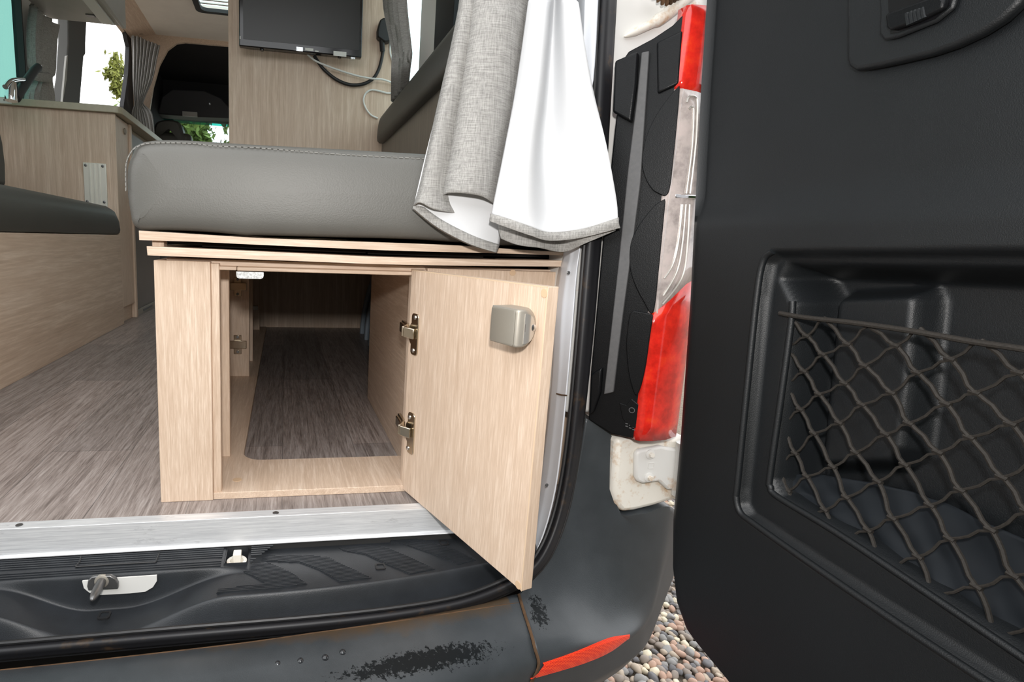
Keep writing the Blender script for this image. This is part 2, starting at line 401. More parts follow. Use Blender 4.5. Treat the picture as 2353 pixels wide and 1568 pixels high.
o = OBJ('overhead_console', MB().prism(con, (0,.2,0)), 'dark_grey_plastic', bevel=.01); TAG(o, 'black overhead console above the windscreen', 'console')
BOX('console_lamp', PY(419,266,5.88), PY(453,258,5.88)+Vector((0,.021,0)), 'overhead_grey', o)
OBJ('round_button', MB().disc(PY(482,239,5.901),(0,-1,0),.012,.012,12,.004), 'zinc', o)
# rear body of the van (white metal), around the opening
STRUCT(OBJ('wall_rear', MB().box((.447,.790,.16),(.64,.90,.90)).box((.49,.85,.90),(.64,.95,2.06)), 'body_white', bevel=.006), 'white metal rear corner pillar of the van')
m = MB(); m.box((.545,.86,-.08),(.64,2.6,.98)); STRUCT(OBJ('wall_side', m, 'body_white'), 'white outer side of the van')
m = MB(); poly = [PY(u,v,.728) for u,v in ((1418,1008),(1580,1004),(1580,1150),(1545,1152),(1500,1166),(1460,1176),(1430,1180),(1414,1160),(1408,1130),(1412,1080))]
m.prism(poly, (0,.07,0)); STRUCT(OBJ('trim_4', m, 'body_rusty', bevel=.008, seg=3), 'rust stained white body corner under the tail light')
m = MB(); m.box((-1.3,.80,-.62),(.54,.84,-.0405)); m.box((-1.30,.84,-.3),(.53,5,-.0405))
STRUCT(OBJ('wall_sill', m, 'underbody_black'), 'dark underbody below the floor')
# inner white flange along the opening
L = [(1352,-700,.84),(1340,0,.80),(1330,250,.805),(1312,560,.81),(1303,620,.81),(1290,720,.81),(1280,900,.81),(1258,1090,.80),(1238,1200,.785),(1222,1275,.77)]
Rr = [(1392,-700,.83),(1374,0,.785),(1358,250,.785),(1336,540,.783),(1326,620,.782),(1318,720,.78),(1302,900,.772),(1282,1090,.762),(1258,1200,.752),(1230,1275,.745)]
rows = []
for (a,b,c),(d,e,f) in zip(L,Rr):
    p, q = PY(a,b,c), PY(d,e,f); back = p+Vector((.012,.05,0))
    rows.append([back, p, p.lerp(q,.15)+Vector((0,-.004,0)), p.lerp(q,.7)+Vector((0,-.004,0)), q])
g = loft(rows, 2, 4)
fl = STRUCT(OBJ('trim_5', MB().grid(g), 'trim_white', smooth=True, solid=.002), 'white painted inner flange beside the weather seal')
for u,v,y in ((1306,627,.792),(1256,1115,.775)):
    OBJ('screw', MB().disc(PY(u,v,y),(0,-1,0),.0028,.001,10), 'steel_dark', fl)  # dark discs stand in for the shaded screw holes in the flange
OBJ('joint', MB().tube([PY(1279,905,.802),PY(1290,908,.787),PY(1302,909,.768)], .0012, 6), 'rust_paint', fl)

# aluminium threshold
m = MB(); YS = .80
m.prism([(XL,YS,.0025),(XL,YS+.02,.0025),(XL,YS+.02,0.0),(XL,YS+.003,0.0),(XL,YS+.003,-.036),(XL,YS-.005,-.039),(XL,YS-.005,-.041),(XL,YS,-.039)], (1.62,0,0))
sill = STRUCT(OBJ('trim_1', m, 'aluminium', bevel=.0006), 'bright aluminium threshold strip at the edge of the floor')
for u,v in ((27,1226),(633,1198)):
    p = PZ(u,v,.0025); OBJ('screw', MB().disc((p.x,YS+.009,.0022),(0,0,1),.0048,.0014,12,.0005), 'steel_dark', sill)

# =================================================================== REAR STEP, SEAL, BUMPER
step = THING('rear_step', 'black ribbed plastic step panel below the aluminium strip', 'step', (-.4,.73,-.1))
def dip(x):
    return sstep(-.375,-.255,x)*(1-sstep(-.215,-.065,x))
def step_front(x): return .672+.07*max(0,x+.05)**2*4 if x > -.05 else .672
def step_z(x, y):
    yf = step_front(x)
    led = sstep(.7375,.7455,y)
    top = -.0505-.0405*dip(x)
    z = lerp(top, -.0425-.008*sstep(-.10,-.02,x), led)
    fr = sstep(yf+.018, yf+.001, y)
    return lerp(z, min(z,-.094), fr)
NX, NY = 380, 96
cup_a, cup_b = PZ(514,1297,-.0425), PZ(572,1258,-.0425)
rows = []
for i in range(NX+1):
    x = lerp(-1.22,.44,i/NX); yf = step_front(x)
    rows.append([Vector((x, lerp(.797,yf,j/NY), step_z(x, lerp(.797,yf,j/NY)))) for j in range(NY+1)])
m = MB().grid(rows)
def in_cup(f):
    c = [sum(m.v[i][k] for i in f)/4 for k in range(2)]; return cup_a.x < c[0] < cup_b.x and cup_a.y < c[1] < cup_b.y
m.f = [f for f in m.f if not in_cup(f)]
OBJ('step_panel', m, 'step_plastic', step, smooth=True, angle=179)
# long ribs on the back ledge
m = MB()
for k in range(9):
    y = .7485+k*.0055
    if k == 3: continue
    for xa, xb in ((-1.2,cup_a.x-.004),(cup_b.x+.004,-.045+.004*k)):
        m.box((xa,y-.0012,-.0428),(xb,y+.0012,-.0414))
OBJ('rib', m, 'step_plastic', step)['kind'] = 'stuff'
def pad(pix, z=-.0503):
    poly = [PZ(u,v,z) for u,v in pix]; mb = MB(); mb.prism([Vector((p.x,p.y,z-.001)) for p in poly], (0,0,.0018))
    ys = [p.y for p in poly]; y = min(ys)+.0015
    while y < max(ys)-.001:
        xs = []
        for a, b in zip(poly, poly[1:]+poly[:1]):
            if (a.y-y)*(b.y-y) < 0: xs.append(a.x+(b.x-a.x)*(y-a.y)/(b.y-a.y))
        xs.sort()
        for a, b in zip(xs[::2], xs[1::2]):
            if b-a > .004: mb.box((a+.001,y-.0007,z+.0006),(b-.001,y+.0007,z+.0019))
        y += .0031
    return OBJ('tread_pad', mb, 'step_plastic', step)
pad([(506,1299),(622,1296),(671,1317),(706,1343),(630,1355),(497,1364),(500,1355),(610,1342),(580,1325),(550,1312),(506,1309)])
pad([(600,1279),(713,1277),(755,1282),(790,1299),(854,1329),(781,1339),(734,1311),(689,1294),(600,1290)])
pad([(778,1260),(853,1254),(897,1262),(942,1281),(999,1309),(942,1321),(883,1296),(838,1275),(790,1267)])
pad([(897,1241),(942,1239),(972,1242),(1046,1265),(1094,1288),(1052,1299),(987,1272),(933,1254),(897,1248)])
pad([(-60,1340),(36,1333),(30,1343),(-60,1350)])
for u,v,z in ((240,1415,-.0822),(874,1303,-.0503),(1020,1248,-.0503)):
    c = PZ(u,v,z); a = rrect(c.x,c.y,.015,.015,.003,3); b = rrect(c.x,c.y,.0105,.0105,.002,3); mb = MB()
    mb.grid([[Vector((x,y,z-.001)) for x,y in a],[Vector((x,y,z+.0012)) for x,y in a],[Vector((x,y,z+.0012)) for x,y in b],[Vector((x,y,z+.0001)) for x,y in b]], True)
    OBJ('clip', mb, 'rubber', step)
m = MB()
for qs in ([(174,1303),(184,1290),(186,1279)],[(358,1292),(366,1272)],[(174,1303),(260,1297),(358,1292)]): m.tube([PZ(u,v,-.0412) for u,v in qs], .0012, 5)
OBJ('cover_gap_line', m, 'rubber', step)  # raised dark tubes stand in for the dirt-filled gap lines of the cover
# latch cup
m = MB(); z0, z1 = -.075, -.0425
p = [(cup_a.x,cup_a.y),(cup_b.x,cup_a.y),(cup_b.x,cup_b.y),(cup_a.x,cup_b.y)]
m.grid([[Vector((x,y,z1+.001)) for x,y in p],[Vector((x,y,z0)) for x,y in p]], True); m.add([Vector((x,y,z0)) for x,y in p],[(0,1,2,3)])
OBJ('latch_well', m, 'step_plastic', step)
cx, cy = (cup_a.x+cup_b.x)/2, (cup_a.y+cup_b.y)/2+.002
m = MB(); rr_ = .0135
ring = lambda r, z: [Vector((cx+r*math.cos(2*math.pi*k/28), cy+r*math.sin(2*math.pi*k/28), z)) for k in range(28)]
m.grid([ring(rr_+.001,-.073),ring(rr_+.001,-.052),ring(rr_-.0035,-.052),ring(rr_-.004,-.062),ring(.001,-.063)], True)
OBJ('latch_cup', m, 'body_rusty', step, smooth=True)
BOX('latch_tongue', (cx-.006,cy+.003,-.06), (cx+.006,cup_b.y-.001,-.0445), 'body_rusty', step)
# slot with white metal behind and the guide pin
YW = .7405
sl = [PY(u,v,YW) for u,v in ((190,1334),(194,1350),(206,1360),(225,1366),(300,1362),(335,1358),(352,1348),(361,1334),(361,1321),(270,1327),(200,1333))]
m = MB(); m.prism(sl, (0,-.0022,0)); OBJ('slot_plate', m, 'body_white', step)
m = MB(); c = Vector((0,0,0))
for p in sl: c += p/len(sl)
m.grid([[p+Vector((0,-.0018,0)) for p in sl],[c+(p-c)*1.05+Vector((0,-.0032,0)) for p in sl],[c+(p-c)*1.09+Vector((0,.002,0)) for p in sl]], True)
#OBJ('slot_rim', m, 'rubber', step, smooth=True)
pin = THING('guide_pin', 'grey steel guide pin with rounded base plate in the white slot', 'pin', PY(238,1335,.736))
m = MB(); m.prism([PY(u,v,.738) for u,v in ((203,1343),(205,1330),(214,1321),(230,1319),(256,1318),(268,1325),(274,1336),(274,1348),(206,1352))], (0,-.006,0)); OBJ('base_plate', m, 'steel_dark', pin, bevel=.0012)
p0 = PY(235,1334,.735); p1 = PY(211,1380,.690)
OBJ('collar', MB().disc(p0,(p1-p0),.0092,.004,18), 'satin_nickel', pin, smooth=True)
OBJ('pin_shaft', MB().tube([p0,p0.lerp(p1,.3),p0.lerp(p1,.72),p0.lerp(p1,.86),p0.lerp(p1,.97),p1],[.0062,.006,.0056,.0046,.0028,.0012],14), 'steel_dark', pin, smooth=True)

# weather seal: one rubber run, up the right side and along the step
SP = [(1400,-140,.805),(1394,0,.79),(1383,200,.78),(1368,450,.768),(1352,650,.76),(1338,820,.752),(1325,960,.745),(1308,1090,.736),(1286,1190,.724),(1255,1268,.708),(1215,1318,.695),(1150,1355,.690),(1050,1390,.681),(900,1416,.673),(700,1438,.667),(400,1464,.661),(0,1500,.661),(-500,1545,.661)]
path = cat([Vector((.475,.845,1.95)), Vector((.482,.83,1.3))]+[PY(*s) for s in SP], 7)
m = MB(); ns = 16; rows = []; prev = None
for i, p in enumerate(path):
    t = (path[min(i+1,len(path)-1)]-path[max(i-1,0)]).normalized(); a = Vector((0,1,0)); a = (a-t*a.dot(t)).normalized(); b = t.cross(a)
    pr = []
    for k in range(ns):
        an = 2*math.pi*k/ns; rb = lerp(.0125,.0085,sstep(.35,.0,p.z)); r = rb*(1+.22*math.cos(3*an+1.2)); pr.append(p+a*math.cos(an)*r*.8+b*math.sin(an)*r)
    rows.append(pr)
m.grid(rows, True)
seal = OBJ('weather_seal', m, 'seal_dirty', smooth=True, angle=70); TAG(seal, 'black rubber weather seal round the rear door opening', 'seal')
for off, r, nm in (((-.010,.003,.004),.003,'inner_lip'),((.011,.002,-.004),.0034,'outer_lip')):
    m = MB(); q = []
    for i, p in enumerate(path):
        t = (path[min(i+1,len(path)-1)]-path[max(i-1,0)]).normalized(); a = Vector((0,1,0)); a = (a-t*a.dot(t)).normalized(); b = t.cross(a)
        s = -1 if b.dot(Vector((-.35,p.y,.9))-p) < 0 else 1
        q.append(p+a*off[1]-b*s*off[0])
    m.tube(q, r, 8); OBJ(nm, m, 'rubber', seal, smooth=True)

# bumper: centre section and corner section
bump = THING('rear_bumper', 'weathered black plastic rear bumper with water stains', 'bumper', (-.4,.6,-.3))
def yb(x):
    d = abs(x+.36) if x > -.36 else min(.39, abs(x+.36)); return -.014+.014*min(1,d/.39)**1.5+.49*max(0,d-.39)**2
rows = []
for i in range(61):
    x = lerp(-1.3,.318,i/60); d = yb(x)
    pr = [(.672+d,-.112),(.657+d,-.096),(.648+d,-.0885),(.625+d,-.0885),(.606+d,-.092),(.596+d,-.096),(.572+d,-.098),(.556+d,-.102),(.546+d,-.112),(.541+d,-.135),(.540+d,-.20),(.556+d,-.33),(.62+d,-.38)]
    rows.append([Vector((x,a,b)) for a,b in pr])
CROWS = rows
G = [[(1345,962,.758),(1405,1005,.745),(1416,1168,.732),(1475,1182,.722),(1535,1165,.735),(1560,1200,.77),(1560,1290,.80)],
     [(1328,1070,.752),(1372,1120,.742),(1425,1195,.728),(1475,1245,.722),(1515,1290,.728),(1520,1335,.74),(1520,1395,.755)],
     [(1306,1170,.742),(1345,1235,.73),(1400,1300,.718),(1450,1355,.712),(1488,1400,.715),(1492,1425,.72),(1490,1470,.73)],
     [(1270,1262,.722),(1310,1330,.705),(1355,1385,.69),(1400,1430,.68),(1448,1456,.677),(1446,1474,.679),(1452,1512,.688)],
     [(1232,1322,.705),(1258,1385,.682),(1290,1430,.66),(1318,1462,.645),(1340,1492,.637),(1334,1534,.637),(1336,1580,.645)],
     [(1192,1366,.690),(1207,1415,.664),(1220,1455,.643),(1229,1490,.628),(1238,1530,.618),(1220,1570,.615),(1212,1640,.625)]]
g = loft([[PY(*q) for q in r] for r in G], 8, 8)
g.insert(0, [p+Vector((0,.055,.002)) for p in g[0]])       # top ledge running back under the body
for r in g:                                     # turn the lip under
    e = r[-1]; d = (r[-1]-r[-6]).normalized(); r.append(e+Vector((0,.03,-.05))); r.append(e+Vector((0,.09,-.07)))
OBJ('corner_section', MB().grid(g), 'bumper_plastic', bump, smooth=True, solid=.002, angle=75)
sq = [r[-3] for r in [g[-1]]]
sv = [g[-1][k] for k in (0,2,4,8,12,17,24,30,34,38,42,48)]+[g[-1][-2]]
for i in range(61):
    w = sstep(46,60,i)
    CROWS[i] = [a.lerp(Vector((lerp(a.x,b.x-.003,sstep(40,60,i)),b.y,b.z)), w) for a, b in zip(CROWS[i], sv)]
OBJ('centre_section', MB().grid(CROWS), 'bumper_plastic', bump, smooth=True, solid=.002, angle=75)
OBJ('dirty_edge', MB().tube([r[2]+Vector((0,.001,.0008)) for r in CROWS], .0009, 6), 'rust_paint', bump, smooth=True)
sm = cat([PY(u,v,y-.002) for u,v,y in G[5][:6]], 6)
OBJ('seam_filler', MB().tube(sm, .0022, 6), 'rust_paint', bump, smooth=True)
m = MB(); refl = [[PY(u,v,y-.003) for u,v,y in r] for r in (
    [(1250,1529,.618),(1341,1497,.634),(1400,1476,.652),(1448,1460,.676)], [(1220,1562,.614),(1333,1529,.634),(1398,1502,.654),(1441,1472,.676)])]
tp, bt = cat(refl[0],6), cat(refl[1],6)
m.grid([[p+Vector((0,.008,0)) for p in tp], tp, [a.lerp(b,.5)+Vector((0,-.002,0)) for a,b in zip(tp,bt)], bt, [p+Vector((0,.008,0)) for p in bt]])
OBJ('reflector', m, 'reflector_red', bump, smooth=True, angle=50)['label'] = 'long red reflector strip'
for u,v in ((638,1531),(690,1524),(747,1516),(787,1504)):
    p = PZ(u,v,-.0955); d = OBJ('water_drop', MB().disc((p.x,p.y,-.0962),(0,0,1),.0044,.0048,14,.0022), 'water', smooth=True); d.scale = (1,1,1)
    TAG(d, 'round water drop resting on the black bumper top', 'water drop', 'water drops on the bumper')
# =================================================================== TAIL LIGHT AND HINGE
tl = THING('tail_light', 'tall red and clear van tail light with black side housing', 'tail light', (.53,.72,.15))
PA, PB = Vector((.455,.762,0)), Vector((.512,.704,0)); nh = Vector((PB.y-PA.y, -(PB.x-PA.x), 0)).normalized()
PH = lambda u, v, off=0: PP(u, v, PA+nh*off, nh)
hp = [(1444,118),(1500,88),(1545,58),(1578,24),(1576,100),(1565,205),(1548,350),(1530,470),(1517,600),(1504,722),(1484,850),(1462,1010),(1405,998),(1352,965),(1358,850),(1372,700),(1388,520),(1402,400),(1412,300),(1424,200),(1436,130)]
m = MB(); m.prism([PH(*q) for q in hp], -nh*-.03 if nh.y > 0 else -nh*.03); OBJ('housing', m, 'black_plastic', tl, bevel=.002)
sgn = 1 if nh.y < 0 else -1
def hpatch(name, pix, mat, th, bev=.0015):
    m = MB(); m.prism([PH(u,v,-sgn*.002) for u,v in pix], nh*(sgn*(th+.002))); return OBJ(name, m, mat, tl, bevel=bev, seg=3)
hpatch('edge_strip', [(1476,124),(1494,120),(1474,420),(1456,560),(1434,720),(1412,900),(1390,905),(1404,780),(1424,600),(1444,400),(1464,240)], 'grey_strip', .005)
hpatch('rubber_pad', [(1418,146),(1470,124),(1466,200),(1455,285),(1413,262)], 'black_plastic', .012, .003)
hpatch('upper_block', [(1510,100),(1570,72),(1562,195),(1512,218)], 'black_plastic', .004, .003)
def arc_patch(name, pix, th=.0065):
    p = cat([Vector((u,v,0)) for u,v in pix], 6); return hpatch(name, [(q.x,q.y) for q in p[:-1]] , 'gloss_black' if 0 else 'black_plastic', th, .004)
arc_patch('moulded_panel', [(1563,200),(1540,225),(1512,265),(1490,310),(1478,365),(1482,400),(1495,428),(1512,444),(1538,445),(1550,360),(1560,260),(1564,202)])
arc_patch('moulded_panel', [(1530,458),(1505,475),(1470,520),(1452,560),(1450,610),(1460,650),(1480,690),(1503,718),(1516,620),(1526,520),(1532,460)])
arc_patch('moulded_panel', [(1502,722),(1475,716),(1452,718),(1444,760),(1442,800),(1448,860),(1462,905),(1474,890),(1486,840),(1496,770),(1503,724)])
hpatch('corner_block', [(1362,858),(1388,842),(1384,900),(1368,945),(1358,950)], 'black_plastic', .010, .003)
hpatch('maker_plate', [(1424,925),(1440,930),(1452,915),(1470,930),(1464,985),(1450,980),(1432,962)], 'black_plastic', .002, .001)
m = MB(); c = PH(1452,943,sgn*.002)
def ringm(c, n, r, w):
    a = n.orthogonal().normalized(); b = n.cross(a); R_ = lambda q, h: [c+n*h+(a*math.cos(2*math.pi*k/20)+b*math.sin(2*math.pi*k/20))*q for k in range(20)]
    return [R_(r,0), R_(r,.0008), R_(r-w,.0008), R_(r-w,0)]
m.grid(ringm(c, nh*sgn, .0042, .0009), True); OBJ('maker_ring', m, 'grey_strip', tl)
m = MB()
for i in range(4):
    for j in range(3):
        c = PH(1437+j*8, 962+i*6+j*4, sgn*.002); m.add([c+Vector((0,0,.0012)),c+Vector((.0025,-.0025,.0012)),c+Vector((.0025,-.0025,-.0004)),c+Vector((0,0,-.0004))],[(0,1,2,3)])
OBJ('moulded_text', m, 'grey_strip', tl)
# lens: profile in plan wraps round the corner; cut into zones by height
def zq(u, v): return PY(u, v, .70).z
plan = [(.512,.716),(.512,.702),(.516,.697),(.535,.696),(.56,.700),(.585,.712),(.605,.735),(.615,.77),(.617,.80)]
def zone(name, mat, bot, top, inset=0, n=10):
    """bot/top: z as function of the distance along the plan"""
    rows = []
    for k in range(n+1):
        r = []
        for i, (x, y) in enumerate(plan):
            s = (x-.512)/.05; b, t = bot(s), top(s); z = lerp(b, t, k/n); r.append(Vector((x+inset*.4, y+inset, z)))
        rows.append(r)
    m = MB().grid(rows)
    return OBJ(name, m, mat, tl, smooth=True, solid=.003, angle=60)
z_top = zq(1580,12); z_a = zq(1570,205); z_b = zq(1505,722); z_bot = zq(1462,1012)
cut = (zq(1572,650)-z_b)
zone('upper_red_lens', 'lens_red', lambda s: z_a-.006*s, lambda s: z_top)
zone('clear_lens', 'lens_clear', lambda s: z_b+cut*min(s,1.15), lambda s: z_a-.006*s)
zone('lower_red_lens', 'lens_red', lambda s: z_bot, lambda s: z_b+cut*min(s,1.15))
rib = [[(1578,235),(1583,222),(1597,222),(1602,240),(1598,330),(1585,445)],[(1583,250),(1590,245),(1594,258),(1590,340),(1577,445)],[(1576,470),(1568,560),(1555,625),(1524,680)],[(1568,470),(1558,560),(1545,610),(1526,640)],[(1584,470),(1578,570),(1566,640),(1522,700)]]
for r_ in rib:
    OBJ('lens_rib', MB().tube([PY(u,v,.6940) for u,v in cat([Vector((a,b,0)) for a,b in r_],5) and [(q.x,q.y) for q in cat([Vector((a,b,0)) for a,b in r_],5)]], .0013, 6), 'satin_bright', tl, smooth=True)
m = MB(); a, b = PY(1552,446,.6955), PY(1600,458,.6955); m.box((a.x,.6945,b.z),(b.x,.699,a.z)); OBJ('chrome_bar', m, 'chrome', tl, bevel=.001)
OBJ('lens_edge', MB().tube([PY(u,v,.6985) for u,v in ((1566,205),(1548,350),(1531,470),(1517,600),(1507,720))], .0035, 8), 'lens_clear', tl, smooth=True)

hg = THING('door_hinge', 'white painted rear door hinge with two bolts below the tail light', 'hinge', PY(1500,1110,.72))
m = MB(); hpx = [(1462,1048),(1464,1040),(1472,1035),(1520,1026),(1536,1030),(1575,1034),(1575,1125),(1536,1128),(1515,1108),(1478,1113),(1466,1108),(1461,1098)]
m.prism([PY(u,v,.719) for u,v in hpx], (0,.0105,0)); OBJ('hinge_plate', m, 'body_white', hg, bevel=.004, seg=3)
OBJ('hinge_barrel', MB().tube([PY(1572,1018,.716),PY(1560,1138,.716)], .011, 16), 'body_white', hg, smooth=True)
for u,v in ((1493,1044),(1490,1097)):
    c = PY(u,v,.7195); OBJ('washer', MB().disc(c,(0,-1,0),.0075,.0025,20), 'body_white', hg, smooth=True)
    OBJ('bolt', MB().disc(c+Vector((.0005,-.002,0)),(0,-1,0),.0042,.005,6), 'body_rusty', hg)
c = PY(1496,1070,.7192); m = MB(); a = rrect(c.x,c.z,.010,.010,.001,2); b = rrect(c.x,c.z,.0085,.0085,.001,2)
m.grid([[Vector((x,c.y+.001,z)) for x,z in a],[Vector((x,c.y-.0008,z)) for x,z in a],[Vector((x,c.y-.0008,z)) for x,z in b],[Vector((x,c.y+.001,z)) for x,z in b]], True); OBJ('stamped_mark', m, 'body_white', hg)
# rusty upper hinge corner above the light
up = THING('upper_bracket', 'rust streaked white bracket above the tail light', 'bracket', PY(1500,60,.785))
OBJ('bracket_arm', MB().tube(cat([PY(1434,84,.787),PY(1470,68,.785),PY(1510,48,.783),PY(1550,18,.781),PY(1590,-15,.779)],4), [.001,.003,.0045]+[.006]*5+[.009]*9, 10), 'body_rusty', up, smooth=True)
m = MB(); pth = [PY(1487,0,.772)+Vector((.0022*i, -.002*math.sin(i*2.2)-.004*math.sin(math.pi*i/24), .006*math.cos(i*2.2)-.010*math.sin(math.pi*i/24)+.012)) for i in range(25)]
m.tube(pth, .003, 6); OBJ('rusty_spring', m, 'rust_paint', up, smooth=True)

# =================================================================== OPEN REAR DOOR
XD = .50
rd = THING('van_rear_door', 'open van rear door with black plastic inner panel and net pocket', 'door', (XD+.04,.3,-.095))
edge = [(1.10,.700)]+[(PX(u,v,XD).z, PX(u,v,XD).y) for u,v in ((1613,0),(1600,200),(1590,400),(1575,700),(1554,1000),(1537,1190),(1536,1300),(1545,1380),(1566,1440),(1600,1482),(1640,1530),(1675,1575))]
edge.sort()
zb = edge[0][0]-.004
edge = [(zb, edge[0][1]-.10)]+edge
def yleft(z): return interp(edge, z)
def poly_sd(P, y, z):
    d = 1e9; ins = False; n = len(P)
    for i in range(n):
        (ax,ay),(bx,by) = P[i],P[(i+1)%n]; ex,ey = bx-ax,by-ay; wx,wy = y-ax,z-ay
        t = max(0,min(1,(wx*ex+wy*ey)/(ex*ex+ey*ey+1e-12))); dx,dy = wx-ex*t,wy-ey*t; d = min(d,dx*dx+dy*dy)
        if (ay > z) != (by > z) and y < ax+(z-ay)*(bx-ax)/(by-ay): ins = not ins
    return (-1 if ins else 1)*math.sqrt(d)
q = lambda u, v: (PX(u,v,XD).y, PX(u,v,XD).z)
far = -.12
A = [q(1775,578),q(1752,600),q(1738,680),q(1715,900),q(1692,1120),q(1692,1160),q(1708,1190),q(1850,1290),q(2060,1432),q(2353,1625)]
A += [(far, A[-1][1]),(far, q(2353,545)[1]+.004)]
B = [q(1790,606),q(1772,640),q(1800,700),q(1775,900),q(1750,1105),q(1765,1142),q(1900,1225),q(2120,1375),q(2353,1535)]
B += [(far-.01, B[-1][1]),(far-.01, q(2353,570)[1])]
BX = [q(1835,690),q(1850,675),q(2015,665),q(2025,690),q(2010,900),q(1995,1040),q(1960,1075),q(1800,1080)]
BZ = [q(1968,-40),q(1966,140),q(1985,165),q(2100,145),q(2220,112),q(2330,50),q(2370,0)]
zA, zB = q(1601,469)[1], q(1700,280)[1]
def relief(y, z):
    x = XD
    x += .010*sstep(zA-.03, zA+.012, z)*(1)+.006*sstep(zA+.06,zA+.16,z)*sstep(.60,.35,y)      # upper field set back above the crease
    x -= .008*sstep(zB+.05,zB+.09,z)*sstep(.52,.40,y)
    if z < .5:
        sa = poly_sd(A, y, z)
        if sa < .014:
            x += .012*sstep(.002,-.007,sa)
            sb = poly_sd(B, y, z)
            if sb < .006:
                deep = .052*sstep(.003,-.016,sb)
                bx = poly_sd(BX, y, z) if z > .15 else 1
                deep -= .024*sstep(.006,-.008,bx)
                x += deep
    return x
rows = []; z = zb; zs = []
while z < 1.1:
    zs.append(z); z += .0027 if z < .47 else .009
zs.append(1.1)
for z in zs:
    yl = yleft(z); r = [Vector((XD+.075,yl-.012,z)), Vector((XD+.03,yl-.004,z)), Vector((XD+.012,yl,z)), Vector((XD+.004,yl-.0035,z))]
    ys = []; y = yl-.012
    while y > far: ys.append(y); y -= .0042
    N = 260
    for i in range(N+1):
        y = lerp(yl-.010, far, (i/N)); d = yl-y
        x = relief(y, z); x += .006*max(0,1-d/.02)**2
        r.append(Vector((x,y,z)))
    rows.append(r)
# bottom turned in
rows.insert(0, [Vector((p.x+.02,p.y,zb-.004)) for p in rows[0]]); rows.insert(0, [Vector((XD+.08,p.y,zb-.004)) for p in rows[0]])
OBJ('inner_panel', MB().grid(rows), 'door_plastic', rd, smooth=True, angle=70)
m = MB(); m.prism([Vector((XD+.078,yleft(z)-.012,z)) for z in zs[8::12]]+[Vector((XD+.078,far,1.1)),Vector((XD+.078,far,zs[8]))], (.02,0,0)); OBJ('outer_skin', m, 'white_paint', rd)
# handle bezel
m = MB(); bz = [PX(u,v,XD+.012) for u,v in ((1966,-30),(1967,60),(1966,135),(1972,155),(1988,165),(2040,157),(2100,144),(2160,130),(2220,110),(2280,82),(2330,50),(2372,10),(2390,-30))]
m.prism(bz, (-.011,0,0)); OBJ('handle_bezel', m, 'door_plastic', rd, bevel=.004, seg=3)
m = MB(); fr = [PX(u,v,XD+.0) for u,v in ((2026,-30),(2030,30),(2028,80),(2040,94),(2070,88),(2160,52),(2200,20),(2215,-30))]
m.prism(fr, (-.004,0,0)); OBJ('handle_frame', m, 'door_plastic', rd, bevel=.002)
m = MB(); fr = [PX(u,v,XD-.0035) for u,v in ((2042,-30),(2045,40),(2048,78),(2070,74),(2150,44),(2185,12),(2195,-30))]
m.prism(fr, (-.0012,0,0)); OBJ('handle_recess', m, 'gloss_black', rd)
hd = OBJ('door_latch', MB().prism([PX(u,v,XD-.004) for u,v in ((2046,35),(2060,28),(2170,-12),(2185,0),(2180,22),(2120,52),(2060,72),(2050,66))], (-.006,0,0)), 'black_plastic', rd, bevel=.002)
m = MB()
for i in range(5):
    a, b = PX(2084+i*9,30-i*3,XD-.0095), PX(2088+i*9,58-i*4,XD-.0095); m.tube([a,b], .0016, 6)
OBJ('latch_ridge', m, 'door_plastic', hd)
# pocket rim highlight piece, elastic and net
XN = XD+.0085
for nm, off, pl_, rr_ in (('pocket_rim', .0005, [q(1775,578),q(1753,600),q(1738,680),q(1715,900),q(1694,1110),q(1691,1145),q(1700,1178),q(1730,1203),q(1850,1288),q(2060,1432),q(2353,1625)], .0034), ('pocket_rim', .0115, [q(1799,692),q(1796,740),q(1775,900),q(1748,1095),q(1749,1120),q(1765,1143),q(1900,1227),q(2120,1377),q(2353,1538)], .0032)):
    OBJ(nm, MB().tube(cat([Vector((XD+off,a_,b_)) for a_,b_ in pl_],6), rr_, 10), 'door_plastic', rd, smooth=True)
el = cat([PX(u,v,XN) for u,v in ((1792,720),(1850,730),(1960,742),(2100,762),(2230,785),(2353,803),(2700,860))]+[Vector((XN,far+.01,PX(2700,860,XN).z-.004))], 8)
OBJ('elastic_cord', MB().tube(el, .0024, 8), 'net_cord', rd, smooth=True)
lft = lambda z: interp(sorted([(b,a) for a,b in B[2:6]]), z)
zbot = lambda y: interp(sorted([(a,b) for a,b in B[5:9]]+[(far,B[-2][1])]), y)
def ztop(y):
    return interp(sorted([(p.y,p.z) for p in el]), y)
m = MB(); cw, chh = .041, .035; rr = random.Random(3); yb0 = lft(.33)+.008
knot = {}
def K(i, j):
    if (i,j) not in knot:
        y = yb0-i*cw*.5-.003*(j % 2); zt = ztop(y); z = zt-.5*chh*j*(1+.02*j) + rr.uniform(-.003,.003)
        x = XN+.004+.012*math.sin(math.pi*min(1,j/15))+rr.uniform(-.001,.001)
        zb_ = zbot(y)-.024
        if z < zb_: x += .02*min(1,(zb_-z)*12); z = zb_-.15*(zb_-z)
        yl_ = lft(max(z,.17))
        if y > yl_+.008: y = yl_+.008
        knot[i,j] = Vector((x,y,z))
    return knot[i,j]
NI, NJ = 29, 20
